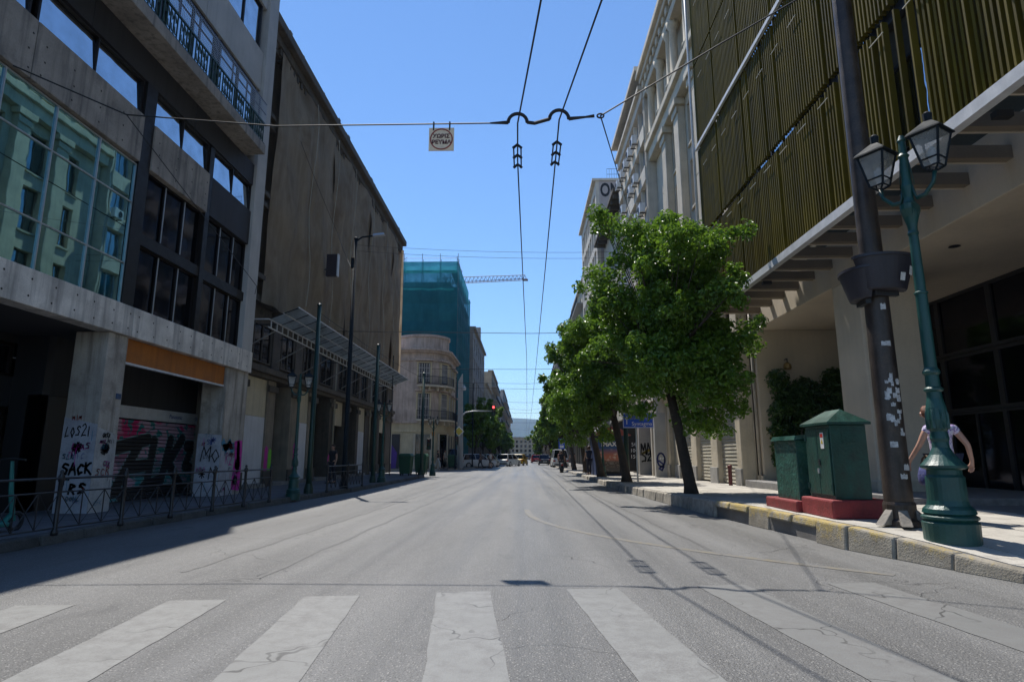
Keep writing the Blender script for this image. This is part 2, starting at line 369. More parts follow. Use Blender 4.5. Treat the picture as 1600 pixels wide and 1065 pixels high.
def yellow_kerb():
    m, t, N, L, B = nt('worn_yellow_kerb_paint'); p = pos(N); sx = N.new('ShaderNodeSeparateXYZ'); L.new(p, sx.inputs[0])
    n = noisen(N, L, p, 5, 8, .7); n2 = noisen(N, L, p, 1.7, 4); f3 = noisen(N, L, p, 40, 3, .7)
    k = math_node(N, L, 'ADD', math_node(N, L, 'MULTIPLY', n, .6), math_node(N, L, 'MULTIPLY', n2, .4)); k = math_node(N, L, 'ADD', k, math_node(N, L, 'MULTIPLY', f3, .2)); k = math_node(N, L, 'ADD', k, ramp(N, L, sx.outputs[2], .05, .36, -.14, .07))
    c = mixc(N, L, ramp(N, L, n2, .35, .65), (.40, .36, .29), (.19, .17, .135)); c = mixc(N, L, ramp(N, L, k, .56, .66, 0, .8), c, (.46, .34, .10)); c = mixc(N, L, ramp(N, L, f3, .6, .72, 0, .7), c, (.06, .055, .05))
    L.new(c, B.inputs['Base Color']); B.inputs['Roughness'].default_value = .9
    b = N.new('ShaderNodeBump'); b.inputs['Strength'].default_value = .55; b.inputs['Distance'].default_value = .03; L.new(math_node(N, L, 'ADD', n, f3), b.inputs['Height']); L.new(b.outputs[0], B.inputs['Normal']); return m
YKERB = yellow_kerb()
def pavement(name, K, far, zf, ys, step, slabmat, base_to, side, slab_limit, kerb_limit, w=.2, yellow=None, gaps=()):
    """base sheet, kerb stones and slabs; side=+1: pavement lies on +X of the kerb"""
    base = MB(); n = len(K)
    for (xa, ya), (xb, yb) in zip(K, K[1:]):
        if abs(yb - ya) < .02: continue
        za, zb = zf(ya) - .02, zf(yb) - .02; q = [(xa + side*.05, ya, za), (xb + side*.05, yb, zb), (far, yb, zb), (far, ya, za)]
        base.poly(q if side < 0 else list(reversed(q)))
        base.poly([(xa + side*.05, ya, -.02), (xb + side*.05, yb, -.02), (xb + side*.05, yb, zb), (xa + side*.05, ya, za)])
    o = structure(base.build(name, pbr('pavement_bed', (.16, .15, .14), .95, .2, 3, .2)))
    pts = resample(K, step, kerb_limit)
    for i, (a, b) in enumerate(zip(pts, pts[1:])):
        d = (b - a).normalized(); nrm = Vector((d.y, -d.x)) * (1 if side > 0 else -1); g = d * .012
        if (nrm.x * side < 0) and abs(d.y) > .3: nrm = -nrm
        a2 = a + g; b2 = b - g; za, zb = zf(a.y) + random.uniform(-.004, .006), zf(b.y) + random.uniform(-.004, .006)
        jit = nrm * random.uniform(-.03, .02); a2 = a2 + jit; b2 = b2 + jit
        zlo = (za - .13) if i in gaps else -.02; tilt = nrm * .03
        bot = [(*a2, zlo), (*b2, zlo), (*(b2 + nrm * w), zlo), (*(a2 + nrm * w), zlo)]
        top = [(*(a2 + tilt), za), (*(b2 + tilt), zb), (*(b2 + nrm * w), zb), (*(a2 + nrm * w), za)]
        s = MB().hexa(bot, top).build('kerb_stone', YKERB if (yellow and yellow[0] < a.y < yellow[1]) else (KERBM if side > 0 else KERB_L), o, bevel=.03)
    cnt = 0; y = ys[0]; row = 0
    while y < ys[1]:
        y1 = y + slab_size; x0a, x0b = kx(K, y) + side * (w + .02), kx(K, y1) + side * (w + .02)
        k = 0; off = (row % 2) * slab_size * .5; xs = [0]
        lim = abs(base_to - x0a); e = slab_size - off if off else slab_size
        while e < lim: xs.append(e); e += slab_size
        xs.append(lim)
        for u0, u1 in zip(xs, xs[1:]):
            if u1 - u0 < .08 or cnt >= slab_limit: continue
            cnt += 1; h = random.uniform(-.004, .004); g = .007
            def P(u, yy, xk, z): 
                xx = xk + side * u if u < lim - 1e-6 else base_to
                return (xx, yy, zf(yy) + z)
            q = [(u0 + g, y + g, x0a), (u1 - g, y + g, x0a), (u1 - g, y1 - g, x0b), (u0 + g, y1 - g, x0b)]
            if side < 0: q = [q[1], q[0], q[3], q[2]]
            MB().hexa([P(*t, -.03) for t in q], [P(*t, h) for t in q]).build('paving_slab', slabmat, o)
        y = y1; row += 1
    return o
random.seed(4)
slab_size = .95
pave_r = pavement('pavement_right', KR, 40, zr, (4.2, 46), .8, SLAB, 8.35, 1, 300, 110, yellow=(5.5, 13.5), gaps=(10, 11, 13, 14))
slab_size = .8
pave_l = pavement('pavement_left', KL, -40, lambda y: .15, (5, 41), .9, SLAB_L, -10.4, -1, 290, 70)
base = MB().hexa([(x, y, -.02) for x, y in KC] + [(-40, 330, -.02), (-40, 55.2, -.02)], [(x, y, .15) for x, y in KC] + [(-40, 330, .15), (-40, 55.2, .15)])
pave_f = structure(base.build('pavement_far_left', SLAB_L))
pts = resample(KC, 1.2, 60)
for a, b in zip(pts, pts[1:]):
    d = (b - a).normalized(); n = Vector((d.y, -d.x)) * .03; m_ = Vector((-d.y, d.x)) * .15; g = d * .015
    MB().hexa([(*(a + g + n), -.01), (*(b - g + n), -.01), (*(b - g + m_), -.01), (*(a + g + m_), -.01)], [(*(a + g + n), .165), (*(b - g + n), .165), (*(b - g + m_), .165), (*(a + g + m_), .165)]).build('kerb_stone', KERBM, pave_f)

# crosswalk and road paint
cw = thing('crosswalk', 'worn white zebra crossing stripes across the near road', None, (0, 5, .004), kind='structure')
PAINT_W = paint_mat('worn_white_road_paint', (.235, .237, .228), .49); PAINT_W2 = paint_mat('very_worn_white_road_paint', (.2, .202, .195), .51)
PAINT_Y = paint_mat('faded_yellow_road_paint', (.24, .2, .12), .56)
ends = [(-5.55, 5.35), (-4.25, 5.64), (-3.0, 5.86), (-1.82, 6.05), (-.6, 6.26), (.66, 6.42), (2.0, 6.62), (3.38, 6.76)]
for i, (x, y) in enumerate(ends):
    d = Vector((.105 if i > 2 else .09, -1)).normalized(); n = Vector((-d.y, d.x)); w = .255
    a = Vector((x, y)); b = a + d * 5.2; mb = MB(); seg = 26; L_ = []; Rr = []
    for k in range(seg + 1):
        c = a.lerp(b, k / seg); j1, j2 = random.uniform(-.008, .008), random.uniform(-.008, .008)
        L_.append((*(c + n * (w + j1)), .004)); Rr.append((*(c - n * (w + j2)), .004))
    for k in range(seg): mb.poly([L_[k], L_[k+1], Rr[k+1], Rr[k]])
    mb.build('stripe', PAINT_W if i < 6 else PAINT_W2, cw)
arc = []
for t in range(31):
    u = t / 30
    arc.append(Vector((.05 + 3.9 * u ** 1.9 + .15 * u, 15.5 - 8.3 * u ** .78)))
mb = MB()
for a, b in zip(arc, arc[1:]):
    d = (b - a).normalized(); n = Vector((-d.y, d.x)) * .07; mb.poly([(*(a + n), .004), (*(a - n), .004), (*(b - n), .004), (*(b + n), .004)])
structure(mb.build('road_line', PAINT_Y))
# darker repair strips along the lanes
mb = MB(); 
for x0, x1, y0, y1, w in ((-2.9, -2.2, 6.9, 40, .03), (-3.9, -3.2, 7.2, 30, .025), (2.6, 1.6, 9, 60, .03), (.9, .7, 20, 90, .04)):
    prev = None
    for k in range(50):
        t = k / 49; x = lerp(x0, x1, t) + .03 * math.sin(k * 1.7); y = lerp(y0, y1, t)
        cur = ((x - w, y, .0035), (x + w, y, .0035))
        if prev: mb.poly([prev[0], prev[1], cur[1], cur[0]])
        prev = cur
structure(mb.build('road_seam', pbr('bitumen_seam', (.105, .104, .102), .55, .3, 8, .3, 60)))

# ================================================================== facade helpers
class Fac:
    """a facade in the plane x = X that faces +X (s=1) or -X (s=-1); u runs along Y, d is depth out of the wall"""
    def __init__(s, X, side): s.X = X; s.s = side
    def bx(s, mb, u0, u1, z0, z1, d0, d1):
        a, b = s.X + s.s * d0, s.X + s.s * d1
        return mb.box(min(a, b), max(a, b), u0, u1, z0, z1)
    def part(s, name, mat, parent, u0, u1, z0, z1, d0, d1, bevel=0):
        return s.bx(MB(), u0, u1, z0, z1, d0, d1).build(name, mat, parent, bevel=bevel)
    def window(s, parent, u0, u1, z0, z1, frame, pane, d=-.2, fw=.06, mull=1, trans=0, sill=None, name='window', tilt=0):
        mb = MB(); D = (d + .01, d + .08)
        s.bx(mb, u0, u0 + fw, z0, z1, *D); s.bx(mb, u1 - fw, u1, z0, z1, *D); s.bx(mb, u0 + fw, u1 - fw, z0, z0 + fw, *D); s.bx(mb, u0 + fw, u1 - fw, z1 - fw, z1, *D)
        us = [lerp(u0 + fw, u1 - fw, k / mull) for k in range(mull + 1)]
        for u in us[1:-1]: s.bx(mb, u - fw * .4, u + fw * .4, z0 + fw, z1 - fw, d + .012, d + .07)
        o = mb.build(name, frame, parent)
        for a, b in zip(us, us[1:]):
            pn = s.bx(MB(), a, b, z0 + fw, z1 - fw, d - .02, d + .025)
            if tilt:
                c = Vector((s.X + s.s * d, 0, (z0 + z1) / 2)); pn.xf(Matrix.Translation(c) @ Matrix.Rotation(R(-s.s * tilt), 4, 'Y') @ Matrix.Translation(-c))
            pn.build('pane', pane, o)
        if sill: s.part('sill', sill, o, u0 - .06, u1 + .06, z0 - .1, z0 - .003, d, .09)
        return o
    def grid(s, parent, name, mat, uo, zo, u0, u1, z0, z1, depth=.28):
        """wall with real openings: piers and spandrels standing in front of a recessed back wall"""
        mb = MB(); us = [u0] + [x for o in uo for x in o] + [u1]
        for a, b in zip(us[::2], us[1::2]):
            if b - a > .01: s.bx(mb, a, b, z0, z1, -depth, 0)
        zs = [z0] + [x for o in zo for x in o] + [z1]
        for (a, b) in uo:
            for c, d in zip(zs[::2], zs[1::2]):
                if d - c > .01: s.bx(mb, a, b, c, d, -depth, -.004)
        return mb.build(name, mat, parent)

def generic_building(label, X, side, y0, y1, h, floors, bays, wallmat, depth=14, ground=4.2, roof=None, glassm=BLUEG, balcony=False, ww=.55, wh=.6, group='plain buildings along the far street', name='street_building', winmat=WHITEMET, ground_d=True):
    t = thing(name, label, 'building', (X - side * depth / 2, (y0 + y1) / 2, .15), group)
    f = Fac(X, side); fh = (h - ground - .6) / floors; bw = (y1 - y0) / bays
    uo = [(y0 + (k + .5 - ww / 2) * bw, y0 + (k + .5 + ww / 2) * bw) for k in range(bays)]
    zo = [(ground + k * fh + fh * (.5 - wh / 2), ground + k * fh + fh * (.5 + wh / 2)) for k in range(floors)]
    f.grid(t, 'wall', wallmat, uo, zo, y0, y1, ground, h, .3)
    f.part('core', wallmat, t, y0 + .01, y1 - .01, .1, h - .02, -depth, -.303)
    gm = MB()
    for k in range(bays + 1):
        u = y0 + k * bw; f.bx(gm, max(u - .25, y0 + .012), min(u + .25, y1 - .012), .1, ground - .002, -.302, -.02)
    gm.build('ground_floor_pier', wallmat, t)
    for k in range(bays):
        f.part('shop_front', DARKG, t, y0 + k * bw + .25, y0 + (k + 1) * bw - .25, .12, ground - .7, -.30, -.22)
        f.part('shop_sign', pbr('sign_band_%d' % (k % 3), [(.3, .3, .3), (.1, .12, .2), (.3, .22, .15)][k % 3], .6), t, y0 + k * bw + .25, y0 + (k + 1) * bw - .25, ground - .69, ground - .01, -.30, -.1)
    f.part('cornice', wallmat, t, y0 - .1, y1 + .1, h, h + .3, -.8, .35)
    for a, b in uo:
        for c, d in zo:
            f.window(t, a, b, c, d, winmat, glassm, mull=2 if b - a > 1 else 1)
    if balcony:
        for k, (c, d) in enumerate(zo):
            if k % 2 == 0 or balcony == 2:
                b_ = f.part('balcony', CONC_L, t, y0 + .8, y1 - .8, c - .25, c - .1, .003, 1.0); rl = MB()
                f.bx(rl, y0 + .8, y1 - .8, c + .85, c + .9, .92, .98)
                u = y0 + .8
                while u < y1 - .8: f.bx(rl, u, u + .03, c - .1, c + .85, .94, .97); u += .25
                rl.build('railing', DARKMET, b_)
    return t

# ================================================================== LEFT: near concrete office block (A)
A = thing('concrete_office_block', 'grimy board marked concrete office block on the left with teal glass bay and balcony', 'building', (-11, 11, .15))
FA = Fac(-8.9, 1)
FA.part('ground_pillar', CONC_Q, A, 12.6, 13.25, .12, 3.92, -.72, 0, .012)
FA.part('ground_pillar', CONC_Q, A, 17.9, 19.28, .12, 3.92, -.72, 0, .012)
FA.part('ground_pillar', CONC, A, 5.6, 6.3, .12, 3.92, -.72, 0, .012)
holes = pbr('form_tie_hole', (.03, .028, .025), .9)
def tie_holes(parent, u0, u1, z0, z1, d, du=.55, dz=.3):
    mb = MB(); u = u0 + .2
    while u < u1:
        z = z0 + .15
        while z < z1 - .05:
            uu, zz = u + random.uniform(-.05, .05), z + random.uniform(-.03, .03); r = .022; x = FA.X + d + .003
            mb.poly([(x, uu + r * math.cos(a * math.pi / 4), zz + r * math.sin(a * math.pi / 4)) for a in range(8)]); z += dz
        u += du
    mb.build('tie_holes', holes, parent)
for u0, u1 in ((3, 7.9), (7.92, 13.2), (13.22, 19.3)):
    p = FA.part('fascia_panel', CONC_P, A, u0, u1, 3.93, 4.6, -.3, .08, .01); tie_holes(p, u0, u1, 3.95, 4.58, .08)
FA.part('soffit', pbr('shade_dark_soffit', (.06, .06, .063), .9, .15, 1, .1), A, 3, 19.25, 3.93, 4.1, -5, -.302)  # soffit colour darkened to deepen the shade under the overhang
ob = FA.part('orange_board', pbr('faded_orange_board', (.35, .115, .015), .7, .25, 1.5, .1, streak=.4, streak_col=(.14, .05, .01)), A, 13.27, 17.88, 3.38, 3.915, -.14, -.08)
FA.part('trim', WHITEMET, ob, 13.27, 17.88, 3.33, 3.377, -.15, -.06)
# recessed shop wall behind the pillars
FS = Fac(-10.5, 1); sfw0 = pbr('shaded_grey_marble', (.022, .023, .025), .5, .2, 2, .05)  # marble colour blackened so the recessed arcade looks in deeper shade
FS.part('arcade_wall', pbr('shaded_dirty_plaster', (.045, .043, .041), .9, .2, 1.2, .2, streak=.4), A, 13.2, 20.5, 2.62, 3.925, -.3, 0)  # plaster colour darkened to paint in the arcade's shade; streaks are dirt
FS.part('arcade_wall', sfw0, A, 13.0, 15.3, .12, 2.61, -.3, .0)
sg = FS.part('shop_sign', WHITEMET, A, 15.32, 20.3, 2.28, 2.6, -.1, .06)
text('Panasonic', .17, flat('blue_print', (.03, .06, .25)), (-10.436, 18.1, 2.44), FACE_R, sg); text('OLYMPUS', .16, flat('blue_print', (.03, .06, .25)), (-10.436, 19.5, 2.44), FACE_R, sg)
# roller shutter with mural; colours live in the paint
def mural():
    m, t, N, L, B = nt('mural_paint'); p = pos(N); sx = N.new('ShaderNodeSeparateXYZ'); L.new(p, sx.inputs[0]); Y, Z = sx.outputs[1], sx.outputs[2]
    a = noisen(N, L, vscale(N, L, p, (1, .7, 1.2)), 1.1, 3, .5, 1.5); b = noisen(N, L, vscale(N, L, p, (1, .8, 1.4)), 1.9, 3, .5, 2)
    c = mixc(N, L, ramp(N, L, Z, .6, 1.9), (.02, .26, .28), (.58, .03, .16))
    c = mixc(N, L, ramp(N, L, a, .5, .56), c, (.5, .33, .42)); c = mixc(N, L, ramp(N, L, b, .56, .6), c, (.03, .22, .22))
    c = mixc(N, L, math_node(N, L, 'MULTIPLY', ramp(N, L, Y, 19.2, 19.4), ramp(N, L, b, .35, .45)), c, (.03, .16, .04))
    segs = [((15.7, .4), (16.6, 1.7)), ((15.6, 1.5), (16.9, 1.75)), ((16.2, 1.0), (16.9, 1.05)), ((16.9, .45), (17.6, .6)), ((17.2, 1.7), (17.05, .5)), ((17.7, .6), (18.0, 1.75)), ((18.0, 1.1), (18.6, 1.8)), ((18.0, 1.1), (18.8, .35)), ((18.9, 1.6), (19.3, 1.6)), ((19.2, 1.6), (18.9, 1.0)), ((18.9, 1.0), (19.6, .8)), ((19.6, .8), (19.9, 1.2)), ((16.0, .3), (19.5, .35))]
    dmin = None
    for (ax, ay), (bx, by) in segs:
        dx, dy = bx - ax, by - ay; l2 = dx * dx + dy * dy
        py, pz = math_node(N, L, 'SUBTRACT', Y, ax), math_node(N, L, 'SUBTRACT', Z, ay)
        h = math_node(N, L, 'DIVIDE', math_node(N, L, 'ADD', math_node(N, L, 'MULTIPLY', py, dx), math_node(N, L, 'MULTIPLY', pz, dy)), l2, clamp=True)
        ey = math_node(N, L, 'SUBTRACT', py, math_node(N, L, 'MULTIPLY', h, dx)); ez = math_node(N, L, 'SUBTRACT', pz, math_node(N, L, 'MULTIPLY', h, dy))
        d = math_node(N, L, 'SQRT', math_node(N, L, 'ADD', math_node(N, L, 'MULTIPLY', ey, ey), math_node(N, L, 'MULTIPLY', ez, ez)))
        dmin = d if dmin is None else math_node(N, L, 'MINIMUM', dmin, d)
    c = mixc(N, L, ramp(N, L, dmin, .19, .21, 1, 0), c, (.2, .34, .36)); c = mixc(N, L, ramp(N, L, dmin, .16, .175, 1, 0), c, (.03, .03, .034))
    L.new(c, B.inputs['Base Color']); B.inputs['Roughness'].default_value = .6; return m
sh = thing('roller_shutter', 'roller shutter with black lettered pink and teal graffiti mural behind the pillars', 'shutter', (-10.5, 17.8, .15))
MUR = mural()
for k in range(21):
    z = .15 + k * .1; mb = MB().hexa([(-10.5, 15.32, z), (-10.455, 15.32, z + .012), (-10.455, 20.3, z + .012), (-10.5, 20.3, z)], [(-10.5, 15.32, z + .095), (-10.48, 15.32, z + .09), (-10.48, 20.3, z + .09), (-10.5, 20.3, z + .095)])
    mb.build('slat', MUR, sh)
# left part of arcade: dark shopfront with the street number above
FB_ = Fac(-11.2, 1)
sfw = pbr('shaded_grey_marble', (.022, .023, .025), .5, .2, 2, .05)  # same marble, its colour darkened for arcade shade
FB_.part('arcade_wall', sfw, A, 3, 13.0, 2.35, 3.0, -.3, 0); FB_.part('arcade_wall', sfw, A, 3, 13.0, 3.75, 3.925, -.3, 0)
for a, b in ((3, 8.6), (8.65, 10.9), (10.95, 13)):
    FB_.window(A, a, b, 3.002, 3.748, BRONZE, DARKG, -.15, .07, 2); FB_.window(A, a, b, .15, 2.348, BRONZE, DARKG, -.15, .08, 2, name='shop_window')
text('ΣΤΑΔΙΟΥ 60', .3, flat('grey_letter', (.02, .02, .022)), (-11.195, 11.3, 2.6), FACE_R, A)
FB_.part('end_wall', sfw, A, 13.0, 13.2, .12, 3.92, 0.005, .7)
# graffiti on pillar 1 and 2
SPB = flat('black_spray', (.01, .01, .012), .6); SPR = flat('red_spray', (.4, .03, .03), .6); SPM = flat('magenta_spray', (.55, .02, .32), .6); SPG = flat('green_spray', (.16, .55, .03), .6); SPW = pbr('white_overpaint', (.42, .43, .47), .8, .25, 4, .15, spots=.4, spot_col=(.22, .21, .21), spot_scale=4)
# pillar faces: y=12.6 face looks to the camera, x=-8.9 face looks to the street
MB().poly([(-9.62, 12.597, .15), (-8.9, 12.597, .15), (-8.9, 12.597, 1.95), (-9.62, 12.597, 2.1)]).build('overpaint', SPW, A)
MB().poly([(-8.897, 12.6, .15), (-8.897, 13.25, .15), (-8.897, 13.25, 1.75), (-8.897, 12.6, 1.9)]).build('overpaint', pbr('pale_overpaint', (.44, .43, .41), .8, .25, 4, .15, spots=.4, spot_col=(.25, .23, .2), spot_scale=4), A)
pf = lambda u, v: (-9.6 + u, 12.592, .15 + v); ps = lambda u, v: (-8.892, 12.6 + u, .15 + v)
ribbon(scrawl('LOS2I', .04, 1.55, .09, .22), .022, pf, SPB, 'graffiti', A); ribbon(scrawl('*', .2, 1.18, .25, .25), .06, pf, SPB, 'graffiti', A)
ribbon(scrawl('SACK', .06, .78, .13, .2), .045, pf, SPB, 'graffiti', A, 'black sprayed letters SACK'); ribbon(scrawl('TRS', .04, .4, .17, .22), .045, pf, SPB, 'graffiti', A, 'black sprayed letters TRS')
ribbon(scrawl('*', .15, 1.2, .3, .25), .08, ps, SPB, 'graffiti', A); ribbon(scrawl('SCR', .1, .75, .12, .15), .02, ps, SPR, 'graffiti', A)
p2f = lambda u, v: (-9.6 + u, 17.892, .15 + v); p2s = lambda u, v: (-8.892, 17.9 + u, .15 + v)
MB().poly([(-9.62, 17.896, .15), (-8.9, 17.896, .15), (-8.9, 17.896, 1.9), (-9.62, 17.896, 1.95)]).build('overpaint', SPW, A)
ribbon(scrawl('MO', .12, 1.0, .25, .4), .03, p2f, SPB, 'graffiti', A); ribbon(scrawl('*N', .1, .5, .25, .3), .03, p2f, SPB, 'graffiti', A); ribbon(scrawl('*', .3, 1.5, .25, .22), .03, p2f, flat('blue_spray', (.05, .1, .35)), 'graffiti', A)
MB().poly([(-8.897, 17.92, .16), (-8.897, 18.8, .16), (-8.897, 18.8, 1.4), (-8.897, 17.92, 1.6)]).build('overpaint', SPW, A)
ribbon([[(.1, 1.55), (.3, 1.35), (.5, 1.55), (.7, 1.3)], [(.15, 1.4), (.75, 1.45)]], .2, p2s, flat('teal_spray', (.04, .22, .34)), 'graffiti', A)
ribbon([[(1.0, 1.5), (1.1, .9), (1.0, .4), (1.2, .3)], [(1.15, 1.5), (1.2, .8)]], .34, p2s, SPM, 'graffiti', A); ribbon(scrawl('R2', .3, .9, .18, .3), .03, p2s, SPM, 'graffiti', A)
GR = random.Random(12)
def tags(place, n, umax, v0, v1, parent):
    for k in range(n):
        c = GR.choice((SPB, SPB, SPM, SPR, flat('blue_spray', (.05, .1, .35)), flat('teal_spray', (.04, .22, .34)))); w_ = ''.join(GR.choice('SACKTRLOINM2F') for q in range(GR.randint(2, 4))); cw_ = GR.uniform(.04, .08)
        ribbon(scrawl(w_, GR.uniform(.02, max(umax - cw_ * 5, .03)), GR.uniform(v0, v1), cw_, cw_ * GR.uniform(1.2, 2)), GR.uniform(.008, .02), place, c, 'graffiti', parent)
        if GR.random() < .5: u_, v_ = GR.uniform(.05, umax), GR.uniform(v0, v1); ribbon([[(u_, v_), (u_ + .004, v_ - GR.uniform(.1, .35))]], .012, place, c, 'graffiti', parent)
tags(lambda u, v: (-9.6 + u, 12.588, .15 + v), 7, .65, .1, 1.9, A); tags(lambda u, v: (-8.888, 12.6 + u, .15 + v), 6, .6, .1, 1.6, A); tags(lambda u, v: (-9.6 + u, 17.888, .15 + v), 6, .65, .1, 1.8, A); tags(lambda u, v: (-8.888, 17.9 + u, .15 + v), 10, 1.3, .1, 1.6, A)
MB().poly([(-8.894, 18.7, .3), (-8.894, 19.25, .25), (-8.894, 19.26, 1.5), (-8.894, 19.05, 1.75), (-8.894, 18.85, 1.4), (-8.894, 18.75, 1.0)]).build('graffiti', SPM, A)
MB().box(-8.897, -8.88, 13.05, 13.2, 2.52, 2.64).build('number_plate', flat('blue_plate', (.03, .07, .15)), A)
# first floor: teal glazed bay, dark pier, dark panelled bay
FA.part('upper_core', DARKIN, A, 3, 19.2, 4.101, 17.6, -4, -.45)
for k in range(7):
    u0, u1 = 4.5 + k * 1.2, 4.5 + (k + 1) * 1.2
    for z0, z1 in ((4.62, 5.55), (5.55, 7.0), (7.0, 7.93)):
        w = FA.bx(MB(), u0 + .012, u1 - .012, z0 + .012, z1 - .012, -.12, -.09).build('glass_pane', TEALG, A)
        w.rotation_euler = (0, 0, 0)
mb = MB()
for k in range(8): FA.bx(mb, 4.5 + k * 1.2 - .012, 4.5 + k * 1.2 + .012, 4.6, 7.94, -.12, -.055)
for z in (4.61, 5.55, 7.0, 7.93): FA.bx(mb, 4.5, 12.9, z - .012, z + .012, -.12, -.06)
mb.build('glazing_bars', ALU, A)
mb = MB()
FA.bx(mb, 12.9, 13.3, 4.602, 10.05, -.45, -.02); FA.bx(mb, 15.9, 16.12, 4.602, 10.0, -.45, -.03); FA.bx(mb, 13.301, 15.899, 6.14, 6.42, -.45, -.05); FA.bx(mb, 16.121, 18.6, 6.14, 6.42, -.45, -.05)
mb.build('dark_frame', BRONZE, A)
for ua, ub in ((13.3, 15.9), (16.12, 18.6)):
    for za, zb in ((4.602, 6.138), (6.422, 7.98 if ua < 14 else 8.0)):
        FA.window(A, ua + .002, ub - .002, za, zb, BRONZE, DARKG, -.2, .035, 3)
        mb = MB()
        for k in (1, 2): u = lerp(ua, ub, k / 3); FA.bx(mb, u - .012, u + .012, za + .05, zb - .05, -.118, -.1)
        mb.build('mullion_strip', ALU, A)
for u0, u1 in ((3, 6.4), (6.42, 9.7), (9.72, 12.88), (13.32, 15.88)):
    p = FA.part('spandrel_panel', CONC, A, u0, u1, 7.99, 9.14, -.4, .02, .01); tie_holes(p, u0, u1, 8.0, 9.1, .02, .75, .33)
FA.part('spandrel_panel', pbr('dark_stained_panel', (.03, .028, .03), .7, .3, 1.5, .1, streak=.5), A, 16.14, 18.58, 8.02, 9.14, -.4, -.03)
for u0, u1 in ((3, 6.3), (6.4, 9.6), (9.75, 12.88), (13.32, 15.88), (16.14, 18.58)):
    FA.window(A, u0, u1, 9.15, 10.05, BRONZE, BLUEG, -.16, .05, 2, tilt=4)
FA.part('end_pier', CONC_L, A, 18.6, 19.3, 4.605, 17.6, -.8, .05, .015)
# upper floors
for u0, u1 in ((3, 7), (7.02, 11), (11.02, 15), (15.02, 18.58)):
    FA.part('upper_spandrel', CONC_L, A, u0, u1, 13.5, 14.9, -.4, -.05)
    FA.part('upper_spandrel', CONC_L, A, u0, u1, 16.6, 17.6, -.4, -.05)
    FA.part('upper_spandrel', CONC_L, A, u0, u1, 11.12, 11.75, -.4, -.05)
    FA.part('lintel', pbr('dark_stained_panel', (.03, .028, .03), .7, .3, 1.5, .1, streak=.5), A, u0, u1, 10.06, 10.78, -.4, -.04)
for u0, u1 in ((3, 5.4), (5.6, 8), (8.2, 10.6), (10.8, 13.2), (13.4, 15.8), (16, 18.4)):
    FA.window(A, u0, u1, 11.752, 13.498, BRONZE, BLUEG, -.2, .07, 2); FA.window(A, u0, u1, 14.902, 16.598, BRONZE, BLUEG, -.2, .07, 2)
bal = FA.part('balcony', CONC, A, 3, 17.9, 10.79, 11.1, -.39, .6, .012)
rl = MB(); u = 3.05; k = 0
FA.bx(rl, 3, 17.9, 11.78, 11.83, .52, .57); FA.bx(rl, 3, 17.9, 11.14, 11.17, .53, .56)
rl.build('railing_rails', GREENP, bal)
while u < 17.85:
    gr = FA.bx(MB(), u, u + .022, 11.102, 11.78, .53, .56)
    if k % 5:  # scroll ornament between the bars
        for sg_ in (1, -1):
            c = u + .07; gr.tube([(FA.X + .545, c + sg_ * .045 * math.cos(a) * (1 - a / 9), 11.46 + sg_ * (.08 + .16 * math.sin(a * .55))) for a in [i_ * .75 for i_ in range(9)]], .013, 4)
    gr.build('baluster', GREENP, bal); u += .14; k += 1
ms = MB(); u = 3
while u < 17.9: FA.bx(ms, u, u + .008, 11.84, 12.52, .54, .548); u += .07
z = 11.9
while z < 12.52: FA.bx(ms, 3, 17.9, z, z + .008, .549, .557); z += .07
ms.build('wire_mesh', ALU, bal, kind='stuff')
mp = MB(); u = 3
while u < 17.95: FA.bx(mp, u, u + .04, 11.831, 12.54, .5, .539); u += .9
FA.bx(mp, 3, 17.9, 12.17, 12.2, .5, .538); FA.bx(mp, 3, 17.9, 12.52, 12.55, .5, .539); mp.build('mesh_frame', flat('purple_grey_frame', (.06, .055, .09)), bal)
FA.part('roof_slab', CONC_L, A, 3, 19.3, 17.602, 17.8, -4, .05)
FA.part('side_wall', CONC, A, 19.302, 19.5, .12, 17.6, -12, -.1)
FA.part('rear_wall', CONC, A, 3, 19.3, .12, 3.92, -5.3, -5.0)
FA.part('near_end_wall', CONC, A, 2.7, 2.99, .12, 17.6, -5, 0)

# ================================================================== LEFT: ruined block behind the brown sheets (B)
B_ = thing('ruined_block', 'blackened neoclassical ruin wrapped in brown sheets, ground floor boarded up', 'building', (-15, 33, .15))
FBk = Fac(-10, 1)
FBk.part('upper_wall', STONE_B, B_, 19.55, 45.5, 4.6, 17.2, -8, 0)
FBk.part('rear_core', DARKIN, B_, 19.56, 45.45, .12, 4.59, -8, -1.2)
piers = [(19.55, 21.5), (23.35, 24.1), (25.75, 26.6), (27.95, 28.9), (31.0, 31.9), (33.6, 34.5), (36.0, 36.5), (38.0, 39.2), (41, 41.8), (43.6, 45.5)]
for a, b in piers:
    p = FBk.part('stone_pier', STONE_B if a < 20 or a > 30 else pbr('grey_ruin_stone', (.26, .22, .165), .9, .25, 1.5, .4, 20, streak=.5), B_, a, b, .12, 4.2, -1.2, .05, .02)
    FBk.part('plinth', STONE_B, p, a - .05, b + .05, .13, .75, .052, .13, .015); FBk.part('capital', STONE_B, p, a - .06, b + .06, 3.75, 4.0, .052, .15, .02)
